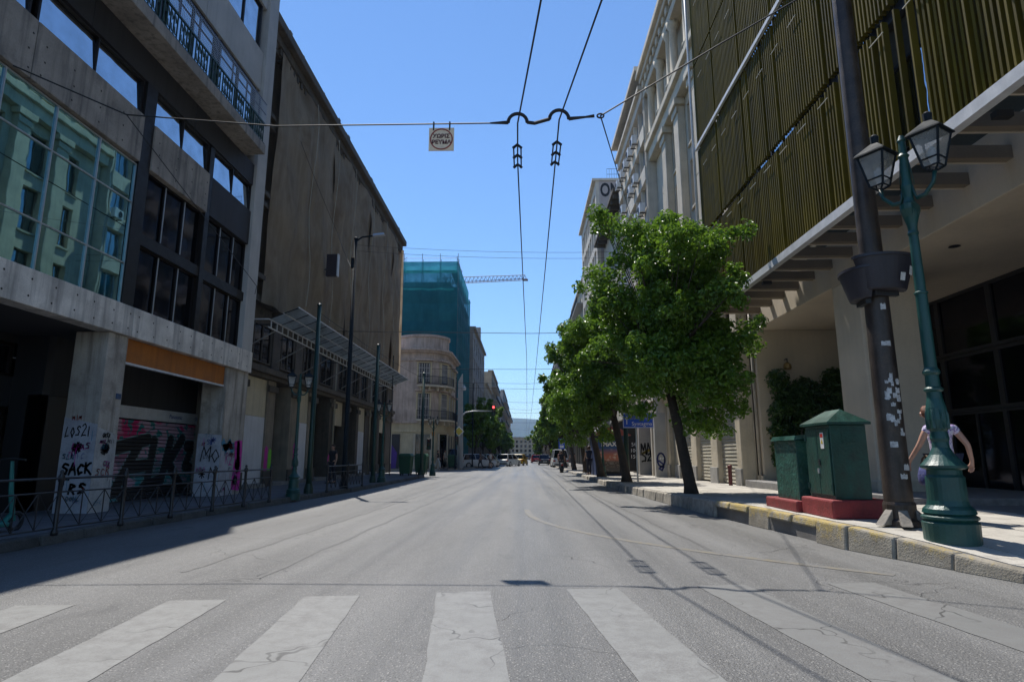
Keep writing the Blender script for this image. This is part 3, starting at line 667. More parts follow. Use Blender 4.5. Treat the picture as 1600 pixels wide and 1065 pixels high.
for a, b, kind in ((21.5, 23.35, 'board'), (24.1, 25.75, 'door'), (26.6, 27.95, 'board'), (28.9, 31.0, 'door'), (31.9, 33.6, 'panel'), (34.5, 36.0, 'door'), (36.5, 38.0, 'board'), (39.2, 41, 'door'), (41.8, 43.6, 'panel')):
    if kind == 'board':
        FBk.part('hoarding', pbr('white_hoarding', (.66, .67, .69), .7, .1, 1.2, .05, streak=.2), B_, a + .004, b - .004, .3, 2.75, -.1, -.01)
        FBk.part('upper_board', pbr('cream_board', (.52, .46, .33), .8, .12, 1.2, .05, streak=.3), B_, a + .004, b - .004, 2.76, 4.18, -.1, -.015)
    elif kind == 'panel':
        FBk.part('upper_board', pbr('cream_board', (.52, .46, .33), .8), B_, a + .004, b - .004, 2.9, 4.18, -.2, -.1); FBk.part('door', pbr('black_door', (.02, .019, .018), .7), B_, a + .004, b - .004, .15, 2.89, -.5, -.42)
    else:
        FBk.part('door', pbr('black_door', (.02, .019, .018), .7), B_, a + .004, b - .004, .15, 4.18, -.7, -.62)
    FBk.part('step', pbr('worn_step', (.25, .24, .22), .9), B_, a + .01, b - .01, .14, .28, -.6, .2)
FBk.part('lower_cornice', STONE_B, B_, 19.55, 45.6, 4.2, 4.36, -.5, .18, .02); FBk.part('lower_cornice', STONE_B, B_, 19.55, 45.6, 4.362, 4.598, -.5, .3, .03)
for a, b in piers: FBk.part('mezzanine_pier', STONE_B, B_, a, b, 4.602, 6.9, .003, .12, .01)
for (a, b), (c, d) in zip(piers, piers[1:]):
    FBk.window(B_, b + .15, c - .15, 4.75, 6.2, STONE_B, DARKG, .03, .05, 2, name='mezzanine_window')
FBk.part('string_course', STONE_B, B_, 19.55, 45.6, 6.902, 7.15, .003, .25, .02)
FBk.part('cornice', STONE_B, B_, 19.45, 45.6, 17.2, 17.55, -8, .45, .03); FBk.part('cornice', STONE_B, B_, 19.4, 45.7, 17.552, 17.95, -8, .72, .04)
mb = MB(); u = 19.6
while u < 45.4: FBk.bx(mb, u, u + .18, 16.95, 17.198, .003, .38); u += .45
mb.build('dentils', STONE_B, B_)
mb = MB(); random.seed(9)  # crumbling edge on the cornice
for k in range(150):
    u = random.uniform(19.5, 45.5); s = random.uniform(.08, .3); FBk.bx(mb, u, u + s, 17.951, 17.951 + random.uniform(.03, .16), .1, .1 + random.uniform(.2, .6))
mb.build('loose_masonry', STONE_B, B_)
for z0 in (8.0, 11.2, 14.4):   # exposed strip of windows beside the sheets
    w = FBk.window(B_, 20.3, 21.4, z0, z0 + 2.3, pbr('blue_grey_frame', (.06, .08, .12), .6), DARKG, .05, .08, 2)
    FBk.part('surround', STONE_B, w, 20.05, 20.28, z0 - .1, z0 + 2.5, .003, .16); FBk.part('hood', STONE_B, w, 19.95, 21.7, z0 + 2.5, z0 + 2.7, .003, .3, .02); FBk.part('sill', STONE_B, w, 19.95, 21.7, z0 - .3, z0 - .1, .003, .35, .02)
FBk.part('shutter_leaf', pbr('dark_red_shutter', (.17, .02, .03), .7, .2, 3, .1), B_, 19.62, 20.25, 14.4, 16.8, .18, .24)
def brown_sheet_mat():
    m, t, N, L, B = nt('brown_mesh_sheet'); p = pos(N)
    f = noisen(N, L, vscale(N, L, p, (1, 1.1, .3)), 1.1, 7, .68, .6); w = noisen(N, L, p, .5, 5)
    c = mixc(N, L, ramp(N, L, f, .35, .68), (.32, .245, .165), (.5, .4, .28)); c = mixc(N, L, ramp(N, L, w, .52, .68, 0, .55), c, (.2, .125, .06))
    L.new(c, B.inputs['Base Color']); B.inputs['Roughness'].default_value = .9
    b = N.new('ShaderNodeBump'); b.inputs['Strength'].default_value = .5; b.inputs['Distance'].default_value = .04
    L.new(noisen(N, L, vscale(N, L, p, (1, 1.8, .7)), 2.2, 6, .6, 1.0), b.inputs['Height']); L.new(b.outputs[0], B.inputs['Normal'])
    tl = N.new('ShaderNodeBsdfTranslucent'); L.new(c, tl.inputs[0]); mx = N.new('ShaderNodeMixShader'); mx.inputs[0].default_value = .42
    L.new(B.outputs[0], mx.inputs[1]); L.new(tl.outputs[0], mx.inputs[2]); L.new(mx.outputs[0], N['Material Output'].inputs[0]); return m
SHEET = brown_sheet_mat()
tp = thing('tarpaulin', 'brown mesh sheets hanging down the face of the ruined block', 'tarpaulin', (-9.5, 33, 7))
su = [21.6, 25.2, 28.4, 31.6, 35.6, 39.4, 42.6, 45.75]
for i, (a, b) in enumerate(zip(su, su[1:])):
    nu, nz = 22, 44; mb = MB(); g = []
    for k in range(nz + 1):
        t = k / nz; row = []
        zb = 7.0 + .9 * noise.noise(Vector((a * .4, 5, 0))) - (.5 if i > 4 else 0)
        for j in range(nu + 1):
            u = lerp(a - .05, b + .05, j / nu); z = lerp(17.15, zb + .35 * noise.noise(Vector((u * .9, 7, 0))), t)
            fold = .10 * math.sin(u * 2.3 + 4 * noise.noise(Vector((u * .5, z * .16, i)))) * (.3 + .7 * t) + .26 * noise.noise(Vector((u * .5, z * .3, 2 + i))) + .09 * noise.noise(Vector((u * 1.6, z * .8, 5)))
            bel = .25 * math.sin(t * math.pi) * math.sin((u - a) / (b - a) * math.pi)
            row.append((-9.62 + fold * .7 + bel * .6 + (.03 if i % 2 else 0), u, z))
        g.append(row)
    for k in range(nz):
        for j in range(nu): mb.poly([g[k][j], g[k+1][j], g[k+1][j+1], g[k][j+1]])
    me = mb.mesh('sheet', SHEET); bm = bmesh.new(); bm.from_mesh(me); bmesh.ops.remove_doubles(bm, verts=bm.verts, dist=1e-4); bm.to_mesh(me); bm.free()
    for p in me.polygons: p.use_smooth = True
    o = obj('sheet', me, tp)
    if i: MB().tube([(-9.4 + .1 * math.sin(k), a + .04 * math.sin(k * 2), lerp(17.1, 7.6, k / 9)) for k in range(10)], .018, 5).build('lacing_rope', flat('pale_rope', (.42, .38, .3)), tp)
nu = 12; mb = MB()   # end return of the sheets round the far corner
for k in range(12):
    for j in range(nu):
        f = lambda kk, jj: (-9.5 - jj * .5, 45.78 + .12 * math.sin(jj * 1.3 + kk * .2), lerp(17.3, 6.8, kk / 12)); mb.poly([f(k, j), f(k, j + 1), f(k + 1, j + 1), f(k + 1, j)])
mb.build('sheet', SHEET, tp, smooth=True)
# little box sign on the sheets
sb = thing('box_sign', 'small dark box sign with white edge projecting from the brown sheets', 'sign', (-9.2, 27.2, 10))
MB().box(-9.25, -8.75, 27.1, 27.3, 9.55, 10.6).build('box', pbr('brown_black_panel', (.03, .02, .025), .6), sb); MB().box(-8.75, -8.70, 27.09, 27.31, 9.54, 10.61).build('edge', WHITEMET, sb); MB().tube([(-9.9, 27.2, 9.7), (-9.25, 27.2, 9.9)], .03, 6).build('bracket', DARKMET, sb)
# glass marquee
mq = thing('glass_marquee', 'long iron and frosted glass marquee above the boarded ground floor', 'canopy', (-8.9, 30, 5.8))
FROST = pbr('dirty_frosted_glass', (.5, .54, .53), .35, .3, 1.5, .05, streak=.3, spots=.45, spot_col=(.17, .18, .17), spot_scale=3)
_N, _L = FROST.node_tree.nodes, FROST.node_tree.links; _t = _N.new('ShaderNodeBsdfTranslucent'); _m = _N.new('ShaderNodeMixShader'); _m.inputs[0].default_value = .6
_L.new(_N['Principled BSDF'].inputs['Base Color'].links[0].from_socket, _t.inputs[0]); _L.new(_N['Principled BSDF'].outputs[0], _m.inputs[1]); _L.new(_t.outputs[0], _m.inputs[2]); _L.new(_m.outputs[0], _N['Material Output'].inputs[0])
u = 20.2; k = 0
while u < 40.2:
    for a, b in ((0, .5), (.5, 1)):
        x0, x1 = lerp(-8.75, -7.75, a), lerp(-8.75, -7.75, b); z0, z1 = lerp(5.92, 6.3, a), lerp(5.92, 6.3, b)
        MB().hexa([(x0 + .01, u + .02, z0), (x1 - .01, u + .02, z1), (x1 - .01, u + .98, z1), (x0 + .01, u + .98, z0)], [(x0 + .01, u + .02, z0 + .012), (x1 - .01, u + .02, z1 + .012), (x1 - .01, u + .98, z1 + .012), (x0 + .01, u + .98, z0 + .012)]).build('glass_pane', FROST, mq)
    MB().tube([(-8.8, u, 5.9), (-7.72, u, 6.31)], .022, 5).build('rib', DARKMET, mq)
    if k % 3 == 0: MB().tube([(-9.95, u + .5, 4.9), (-8.72, u + .5, 5.6)], .025, 6).build('strut', pbr('pale_strut', (.25, .24, .22), .6), mq)
    u += 1; k += 1
mb = MB()
for z in (5.6, 5.88): mb.box(-8.74, -8.7, 20.1, 40.3, z, z + .035)
mb.box(-7.75, -7.71, 20.1, 40.3, 6.28, 6.32); mb.box(-8.25, -8.22, 20.1, 40.3, 6.08, 6.105)
u = 20.3
while u < 40.2: mb.box(-8.735, -8.705, u, u + .03, 5.636, 5.879); u += .5
for y in (20.1, 40.25): mb.box(-9.98, -8.74, y, y + .04, 5.88, 5.92)
mb.build('truss', WHITEMET, mq)
mb = MB()
for y in range(21, 40, 3): mb.tube([(-9.98, y, 5.9), (-8.75, y, 5.9)], .025, 5)
mb.build('cross_bars', DARKMET, mq)
# drainpipes on the ruin
for y in (31.45, 38.9): MB().tube([(-9.88, y, .2), (-9.88, y, 6.9)], .05, 8).build('drainpipe', pbr('pale_drainpipe', (.34, .3, .22), .7), B_, smooth=True)
for y, a, b, c in ((21.62, .25, 1.6, SPG), (23.4, .3, 1.7, SPM), (26.3, .3, 1.9, SPM), (31.0, .3, 1.4, SPM)):
    x = -9.942 if c is SPM else -9.942; y = max(y, 23.4) if c is SPM else 23.75
    MB().poly([(x, y, a), (x, y + .32, a), (x, y + .30, b - .1), (x, y + .15, b), (x, y + .02, b - .15)]).build('graffiti', c, B_)

# ================================================================== LEFT: rounded pink corner building (C)
C_ = thing('rounded_corner_building', 'faded pink neoclassical house with rounded corner and iron balconies', 'building', (-11, 61, .15))
def cpath(off=0., n=16):
    """plan outline with unit normals, offset outward"""
    out = [((-17, 57 - off), (0, -1))]; cx, cy, r = -10, 59.4, 2.4
    for k in range(n + 1):
        a = R(-90) + R(90) * k / n; out.append(((cx + (r + off) * math.cos(a), cy + (r + off) * math.sin(a)), (math.cos(a), math.sin(a))))
    out.append(((-7.6 + off, 66.6), (1, 0))); return out
def cband(name, mat, z0, z1, off, parent=C_, inner=-1.0):
    o = [p for p, n in cpath(off)]; i = [p for p, n in cpath(inner)]; mb = MB()
    for k in range(len(o) - 1):
        a, b, c, d = o[k], o[k+1], i[k+1], i[k]; mb.hexa([(*a, z0), (*b, z0), (*c, z0), (*d, z0)], [(*a, z1), (*b, z1), (*c, z1), (*d, z1)])
    # drop the hidden inner partition walls by merging
    me = mb.mesh(name, mat); bm = bmesh.new(); bm.from_mesh(me); bmesh.ops.remove_doubles(bm, verts=bm.verts, dist=1e-4)
    seen = {}
    for f in bm.faces: seen.setdefault(tuple(sorted(v.index for v in f.verts)), []).append(f)
    bm.verts.index_update()
    dup = [f for fs in seen.values() if len(fs) > 1 for f in fs]
    if dup: bmesh.ops.delete(bm, geom=dup, context='FACES_ONLY')
    bm.to_mesh(me); bm.free(); return obj(name, me, parent)
cband('ground_wall', CREAM, .12, 4.3, 0); cband('upper_wall', PINK, 4.302, 11.0, 0)
cband('string_course', CREAM, 3.5, 3.7, .08, inner=-.5); cband('string_course', PINK, 4.32, 4.5, .12, inner=-.5); cband('frieze', PINK, 10.2, 10.4, .1, inner=-.5)
cband('cornice', PINK, 11.0, 11.18, .3); cband('cornice', PINK, 11.182, 11.36, .5)
mb = MB().lathe([(2.5, 11.36), (2.5, 12.5), (2.62, 12.52), (2.62, 12.75), (.1, 12.8)], 32, (-10, 59.4, 0)); mb.build('parapet_drum', PINK, C_)
tl = MB().hexa([(-17, 56.6, 11.362), (-12.6, 56.6, 11.362), (-12.6, 62, 11.362), (-17, 62, 11.362)], [(-17, 58.4, 12.3), (-12.6, 58.4, 12.3), (-12.6, 62, 12.3), (-17, 62, 12.3)]); tl.build('tile_roof', pbr('terracotta_tiles', (.22, .085, .05), .85, .25, 4, .5, 12), C_)
MB().box(-16, -9, 60, 66, 10, 11.35).build('roof_core', PINK, C_)
def on_c(kind, t):
    """position and heading on the outline: ('side', x), ('arc', deg), ('street', y)"""
    if kind == 'side': return Vector((t, 57, 0)), Vector((0, -1, 0))
    if kind == 'arc': a = R(-90 + t); return Vector((-10 + 2.4 * math.cos(a), 59.4 + 2.4 * math.sin(a), 0)), Vector((math.cos(a), math.sin(a), 0))
    return Vector((-7.6, t, 0)), Vector((1, 0, 0))
SHUT = pbr('dark_grey_shutter', (.07, .07, .075), .7, .2, 5, .1); BARW = pbr('pale_window_bar', (.45, .42, .38), .7)
def c_box(mb, p, n, u0, u1, d0, d1, z0, z1):
    tn = Vector((-n.y, n.x, 0)); q = lambda u, d: p + tn * u + n * d
    mb.hexa([(*q(u0, d0).xy, z0), (*q(u1, d0).xy, z0), (*q(u1, d1).xy, z0), (*q(u0, d1).xy, z0)], [(*q(u0, d0).xy, z1), (*q(u1, d0).xy, z1), (*q(u1, d1).xy, z1), (*q(u0, d1).xy, z1)]); return mb
for kind, t in (('side', -13.2), ('arc', 12), ('arc', 66), ('street', 60.9), ('street', 63.2), ('street', 65.4)):
    p, n = on_c(kind, t)
    for z0, z1 in ((4.75, 7.1), (8.2, 10.0)):
        w = .55 if kind != 'street' else .5
        sr = MB(); c_box(sr, p, n, -w - .16, -w, -.1, .12, z0 - .1, z1 + .1); c_box(sr, p, n, w, w + .16, -.1, .12, z0 - .1, z1 + .1); c_box(sr, p, n, -w, w, -.1, .12, z1, z1 + .1)
        wo = sr.build('window', CREAM, C_)
        c_box(MB(), p, n, -w, w, -.05, .045, z0 - .1, z1).build('shutter', SHUT, wo)
        bars = MB()
        for k in range(5): u = lerp(-w + .1, w - .1, k / 4); c_box(bars, p, n, u - .035, u + .035, .046, .075, z0, z1 - .05)
        for k in range(3): zz = lerp(z0 + .3, z1 - .5, k / 2); c_box(bars, p, n, -w, w, .047, .07, zz, zz + .05)
        bars.build('bars', BARW, wo); c_box(MB(), p, n, -w - .3, w + .3, .0, .3, z1 + .2, z1 + .36).build('hood', PINK, wo)
    # ground openings
    c_box(MB(), p, n, -.62, .62, -.05, .04, .16, 3.3).build('door', DARKG if kind == 'arc' else pbr('dark_door', (.035, .033, .035), .6), C_)
    for s_ in (-.85, .68): c_box(MB(), p, n, s_, s_ + .17, -.05, .1, .16, 3.35).build('pilaster', STONE_G, C_)
for z in (4.5, 7.7):   # balconies along arc and street front
    if True:
        o = [q for q, n in cpath(.75)][1:]; i = [q for q, n in cpath(.0)][1:]; o[-1] = (-6.85, 64 if z > 5 else 66); i[-1] = (-7.6, 64 if z > 5 else 66); mb = MB()
        if z > 5: o, i = o[:-1], i[:-1]
        for k in range(len(o) - 1): mb.hexa([(*o[k], z), (*o[k+1], z), (*i[k+1], z), (*i[k], z)], [(*o[k], z + .16), (*o[k+1], z + .16), (*i[k+1], z + .16), (*i[k], z + .16)])
        b_ = mb.build('balcony', STONE_G, C_); rl = MB(); r = [q for q, n in cpath(.68)][1:]; r[-1] = (-6.92, 64 if z > 5 else 66)
        if z > 5: r = r[:-1]
        pts = resample(r, .14, 200)
        for q in pts: rl.box(q.x - .012, q.x + .012, q.y - .012, q.y + .012, z + .162, z + .95)
        rl.tube([(*q, z + .97) for q in pts], .025, 4); rl.tube([(*q, z + .3) for q in pts], .015, 4); rl.build('railing', DARKMET, b_)
        for q, n in cpath(0)[2:-1:3]: c_box(MB(), Vector((*q, 0)), Vector((*n, 0)), -.08, .08, 0, .5, z - .35, z - .003).build('bracket', STONE_G, b_)
MB().box(-14.2, -12.2, 56.3, 56.98, 4.5, 4.65).build('balcony', STONE_G, C_)
mb = MB()
for k in range(14): mb.box(-14.2 + k * .15, -14.18 + k * .15, 56.33, 56.36, 4.652, 5.5)
mb.box(-14.2, -12.2, 56.32, 56.37, 5.5, 5.55); mb.build('railing', DARKMET, C_)
MB().poly([(-13.4, 56.93, .2), (-11.9, 56.93, .2), (-11.8, 56.93, 1.6), (-12.3, 56.93, 2.3), (-13, 56.93, 2.2), (-13.4, 56.93, 1.7)]).build('graffiti', flat('purple_spray', (.08, .03, .24), .6), C_)
MB().box(-13.6, -11.6, 56.94, 56.97, .16, 3.3).build('shutter', pbr('dark_door', (.035, .033, .035), .6), C_)
# ================================================================== LEFT: scaffolded building in teal netting (D)
D_ = thing('scaffolded_building', 'tall building wrapped in teal scaffold netting behind the pink corner house', 'building', (-14, 75, .15))
def net_mat():
    m, t, N, L, B = nt('teal_netting'); p = pos(N); sx = N.new('ShaderNodeSeparateXYZ'); L.new(p, sx.inputs[0])
    n = noisen(N, L, vscale(N, L, p, (1, 1, .3)), .8, 5); oi = N.new('ShaderNodeObjectInfo').outputs['Random']
    c = mixc(N, L, ramp(N, L, n, .3, .7), (.012, .17, .205), (.026, .255, .29)); c = mixc(N, L, ramp(N, L, oi, 0, 1, 0, .35), c, (.008, .11, .15))
    L.new(c, B.inputs['Base Color']); B.inputs['Roughness'].default_value = .75
    tl = N.new('ShaderNodeBsdfTranslucent'); L.new(c, tl.inputs[0]); m1 = N.new('ShaderNodeMixShader'); m1.inputs[0].default_value = .45; L.new(B.outputs[0], m1.inputs[1]); L.new(tl.outputs[0], m1.inputs[2])
    tr = N.new('ShaderNodeBsdfTransparent'); tr.inputs[0].default_value = (.45, .85, .9, 1); mx = N.new('ShaderNodeMixShader'); L.new(ramp(N, L, noisen(N, L, p, 1.5, 4),  .3, .7, .80, .93), mx.inputs[0])
    L.new(tr.outputs[0], mx.inputs[1]); L.new(m1.outputs[0], mx.inputs[2]); L.new(mx.outputs[0], N['Material Output'].inputs[0]); return m
NET = net_mat()
MB().box(-22, -8.6, 68.2, 82.5, .1, 21.2).build('core', pbr('bare_concrete_frame', (.2, .195, .185), .9, .2, 1, .2), D_)
def net_panel(a, b, z0, z1, nrm, parent):
    n = 6; g = []
    for i in range(n + 1):
        row = []
        for j in range(n + 1):
            t, s = i / n, j / n; bel = .1 * math.sin(t * math.pi) * math.sin(s * math.pi) * (1 + noise.noise(Vector((a[0] + t, a[1], z0))))
            row.append((lerp(a[0], b[0], t) + nrm[0] * bel, lerp(a[1], b[1], t) + nrm[1] * bel, lerp(z0, z1, s)))
        g.append(row)
    mb = MB()
    for i in range(n):
        for j in range(n): mb.poly([g[i][j], g[i+1][j], g[i+1][j+1], g[i][j+1]])
    return mb.build('net_panel', NET, parent, smooth=True)
zs = [.3 + k * 2.0 for k in range(11)] + [22.3, 23.3]
for z0, z1 in zip(zs, zs[1:]):
    for k in range(5): net_panel((-18 + k * 2.08, 67.0), (-18 + (k + 1) * 2.08, 67.0), z0, z1, (0, -1), D_)
    for k in range(6): net_panel((-7.6, 67.0 + k * 2.67), (-7.6, 67.0 + (k + 1) * 2.67), z0, z1 if k < 5 else min(z1, 22.3), (1, 0), D_)
tb = MB()
for k in range(6): x = -18 + k * 2.08; tb.tube([(x, 67.12, .15), (x, 67.12, 24.3)], .035, 5); tb.tube([(x, 68.0, .15), (x, 68.0, 23.9)], .035, 5)
for k in range(7): y = 67.1 + k * 2.67; tb.tube([(-7.72, y, .15), (-7.72, y, 23.9 if k < 3 else 23)], .035, 5); tb.tube([(-8.5, y, .15), (-8.5, y, 22)], .035, 5)
for z in (23.3, 23.75): tb.tube([(-18, 67.12, z), (-7.7, 67.12, z)], .025, 5); tb.tube([(-7.72, 67, z), (-7.72, 72.5, z)], .025, 5)
tb.tube([(-15.5, 67.1, 22.3), (-13.5, 67.1, 23.9)], .025, 5)
tb.build('scaffold_tubes', pbr('galvanised_tube', (.2, .21, .22), .5, .15, 4, .05, metal=.4), D_)
for z in zs[1:-1]:
    MB().box(-18, -7.75, 67.15, 68.0, z - .05, z).build('deck', pbr('scaffold_deck', (.1, .085, .06), .9), D_); MB().box(-8.5, -7.75, 68.02, 83, z - .05, z).build('deck', MATS['scaffold_deck'], D_)
# tower crane over the scaffolding
cr = thing('tower_crane', 'thin lattice jib of a tower crane above the teal netting', 'crane', (-13, 92, .15))
mb = MB(); z0 = 28.0
mb.tube([(-13, 92, z0), (.4, 90, z0)], .06, 5); mb.tube([(-13, 92.7, z0), (.4, 90.7, z0)], .06, 5); mb.tube([(-13, 92.35, z0 + .95), (.2, 90.35, z0 + .7)], .06, 5)
for k in range(22):
    t0, t1, tm = k / 22, (k + 1) / 22, (k + .5) / 22
    P0 = lambda t, w, h: (lerp(-13, .4, t), lerp(92, 90, t) + w, z0 + h)
    hm = lerp(.95, .7, tm)
    for w in (0, .7): mb.tube([P0(t0, w, 0), P0(tm, .35, hm)], .03, 4); mb.tube([P0(tm, .35, hm), P0(t1, w, 0)], .03, 4)
mb.box(-.2, .6, 90, 90.7, z0 - .15, z0 - .02); CRM = pbr('crane_paint', (.2, .17, .19), .6, .15, 2, 0); mb.build('jib', CRM, cr)
mb = MB()
for dx in (0, 1.2):
    for dy in (0, 1.2): mb.tube([(-13.6 + dx, 91.7 + dy, .15), (-13.6 + dx, 91.7 + dy, 29)], .06, 5)
for k in range(24):
    z = .3 + k * 1.2
    for a, b in (((0, 0), (1.2, 0)), ((1.2, 0), (1.2, 1.2)), ((1.2, 1.2), (0, 1.2)), ((0, 1.2), (0, 0))): mb.tube([(-13.6 + a[0], 91.7 + a[1], z), (-13.6 + b[0], 91.7 + b[1], z + 1.2)], .035, 4)
mb.build('mast', CRM, cr)

# ================================================================== far buildings
W1 = pbr('grey_render', (.33, .31, .28), .9, .16, .8, .1, 12, streak=.35); W2 = pbr('cream_render', (.42, .385, .31), .9, .14, .8, .1, 12, streak=.3); W3 = pbr('ochre_render', (.38, .31, .22), .9, .15, .8, .1, 12, streak=.3); W4 = pbr('white_render', (.5, .49, .47), .9, .12, .8, .1, 12, streak=.25)
eb = generic_building('bare grey concrete building right behind the teal netting on the left', -7.2, 1, 84, 108, 19, 5, 6, W1, balcony=0)
MB().box(-14, -8.5, 83.6, 90, 19, 22).build('roof_storey', W1, eb); MB().box(-9.4, -7.0, 95, 96, 19.3, 21.5).build('chimney', W1, eb)
generic_building('low cream building past the grey block on the left', -7.0, 1, 108.5, 128, 14, 4, 5, W2, balcony=1)
generic_building('dark ochre building in the middle of the far left row', -7.0, 1, 128.5, 152, 19, 5, 6, W3, balcony=2)
generic_building('pale render building towards the end of the far left row', -6.8, 1, 152.5, 185, 17, 5, 7, W4, balcony=1)
generic_building('grey building near the end of the far left row', -6.6, 1, 186, 225, 21, 5, 7, W1, balcony=2)
generic_building('last pale building of the far left row', -6.4, 1, 226, 280, 19, 5, 8, W2, balcony=1)
generic_building('cream apartment building behind the third tree on the right', 8.2, -1, 80.3, 100, 25, 7, 5, W2, balcony=2)
generic_building('grey apartment building farther down the right side', 8.0, -1, 100.5, 128, 22, 6, 6, W1, balcony=2)
generic_building('white apartment building far down the right side', 8.0, -1, 128.5, 165, 25, 7, 7, W4, balcony=1)
generic_building('ochre building next to last on the far right side', 7.8, -1, 166, 215, 22, 6, 8, W3, balcony=2)
generic_building('last building of the far right side', 7.6, -1, 216, 280, 24, 6, 8, W2, balcony=1)
# end of the street: long low block facing us
en = thing('end_building', 'long pale many-windowed block closing the far end of the street', 'building', (3, 325, .1))
mb = MB(); uo = [(-9 + k * 2.2, -9 + k * 2.2 + 1.2) for k in range(13)]; zo = [(1.0 + k * 2.3, 2.4 + k * 2.3) for k in range(4)]
us = [-10] + [x for o in uo for x in o] + [20]
for a, b in zip(us[::2], us[1::2]): mb.box(a, b, 320, 320.5, .05, 10.6)
zz = [.05] + [x for o in zo for x in o] + [10.6]
for a, b in uo:
    for c, d in zip(zz[::2], zz[1::2]): mb.box(a, b, 320.01, 320.5, c, d)
mb.build('wall', W3, en); MB().box(-10, 20, 320.6, 335, .05, 10.5).build('core', W1, en); MB().box(-10.3, 20.3, 319.6, 336, 10.6, 11).build('cornice', W1, en)
for a, b in uo:
    for c, d in zo: MB().box(a, b, 320.42, 320.5, c, d).build('window', DARKG, en)

# ================================================================== RIGHT: office with gold fin screen (F)
F_ = thing('screened_office', 'beige concrete office block with a screen of vertical gold fins over its porch', 'building', (11, 14, .35))
FF = Fac(8.5, -1)
FF.part('beam', CONC_F, F_, 2, 22.55, 5.85, 7.1, -5.5, 0, .02)
FF.part('end_wall', CONC_F, F_, 22.15, 22.55, .2, 5.848, -5.5, .03, .02)
FF.part('end_pier_base', STONE_G, F_, 22.1, 22.6, .2, .62, .032, .12, .015)
FF.part('column', CONC_F, F_, 15.15, 16.45, .4, 5.848, -1.45, 0, .03)
FF.part('column_plinth', STONE_G, F_, 15.05, 16.55, .45, .72, -1.55, .08, .015)
FF.part('column', CONC_F, F_, 5.2, 6.5, .2, 5.848, -1.45, 0, .03)
MB().tube([(8.4, 22.35, .3), (8.4, 22.35, 7.0)], .055, 8).build('drainpipe', pbr('beige_pipe', (.36, .33, .28), .6), F_, smooth=True)
MB().tube([(8.42, 22.7, .3), (8.42, 22.7, 7.0)], .04, 8).build('drainpipe', MATS['beige_pipe'], F_, smooth=True)
FF.part('upper_wall', pbr('dark_olive_wall', (.10, .095, .07), .9, .2, 1, .1), F_, 2, 22.55, 7.102, 24.5, -5.5, -.25)
for z0, z1 in ((8.0, 10.2), (11.2, 13.4), (14.4, 16.6), (17.6, 19.8), (20.8, 23)):
    for k in range(9):
        u = 2.6 + k * 2.2; FF.window(F_, u, u + 1.9, z0, z1, DARKMET, BLUEG, -.24, .06, 2)
for k in range(17):
    y = 4.7 + k * 1.05
    MB().box(6.86, 8.497, y, y + .16, 6.38, 6.62).build('bracket', pbr('brown_beam', (.16, .13, .095), .7, .15, 2, .05), F_)
    MB().box(6.86, 8.497, y + .162, y + .19, 6.36, 6.60).build('bracket_edge', CONC_F, F_)
rail = MB().box(6.70, 6.86, 3.8, 21.9, 6.3, 6.36); rail.box(6.70, 6.725, 3.8, 21.9, 6.361, 6.5)
rail.build('bottom_rail', WHITEMET, F_)
MB().box(6.62, 6.70, 3.8, 21.9, 12.86, 12.98).build('middle_rail', WHITEMET, F_)
MB().tube([(6.6, 21.95, 6.2), (6.6, 21.95, 24.5)], .05, 8).build('end_post', WHITEMET, F_, smooth=True)
MB().box(6.9, 7.05, 3.8, 21.9, 9.3, 9.5).build('walkway', DARKMET, F_); MB().box(6.9, 7.05, 3.8, 21.9, 12.7, 12.85).build('walkway', DARKMET, F_); MB().box(6.9, 7.05, 3.8, 21.9, 16.3, 16.4).build('walkway', DARKMET, F_)
fin_rows = [(6.52, 9.28, 0), (9.46, 12.84, 1), (13.0, 16.3, 2), (16.4, 20.2, 3), (20.3, 24.4, 4)]
fin_me = {}
for z0, z1, r in fin_rows:
    fin_me[r] = MB().box(-.06, .06, -.02, .02, 0, z1 - z0).mesh('fin', GOLD)
fins = [(r, z0, k) for z0, z1, r in fin_rows for k in range(148)]
def fin_score(t):
    r, z0, k = t; y = 3.95 + k * .1215; return (0 if (r < 2 and y > 5.5) else 1 if (r == 2 and y > 12.5) else 2, y)
fins.sort(key=fin_score); rest = MB(); random.seed(21)
for i, (r, z0, k) in enumerate(fins):
    y = 3.95 + k * .1215; a = R(random.choice((0, 0, 0, 4, -4, 8)) + random.uniform(-2, 2) + (25 * random.random() if y < 9.5 else 0))
    if k % 20 == 9 and r > 0: continue
    if random.random() < (.09 if y < 12 else .03) : continue
    if i < 300: obj('fin', fin_me[r], F_, (6.78, y, z0 + random.uniform(-.015, .015)), (0, 0, a))
    else:
        n0 = len(rest.v); z1 = fin_rows[r][1]; rest.box(-.06, .06, -.02, .02, 0, z1 - z0); rest.xf(Matrix.Translation((6.78, y, z0)) @ Matrix.Rotation(a, 4, 'Z'), n0)
rest.build('fin_field', GOLD, F_, kind='stuff')
for z in (9.0, 11.9, 15.5, 18.6):
    for k in range(17):
        y = 4.9 + k * 1.05; MB().box(6.655, 6.672, y, y + .45, z, z + .016).build('clip_rod', pbr('pale_clip', (.5, .47, .36), .5), F_)
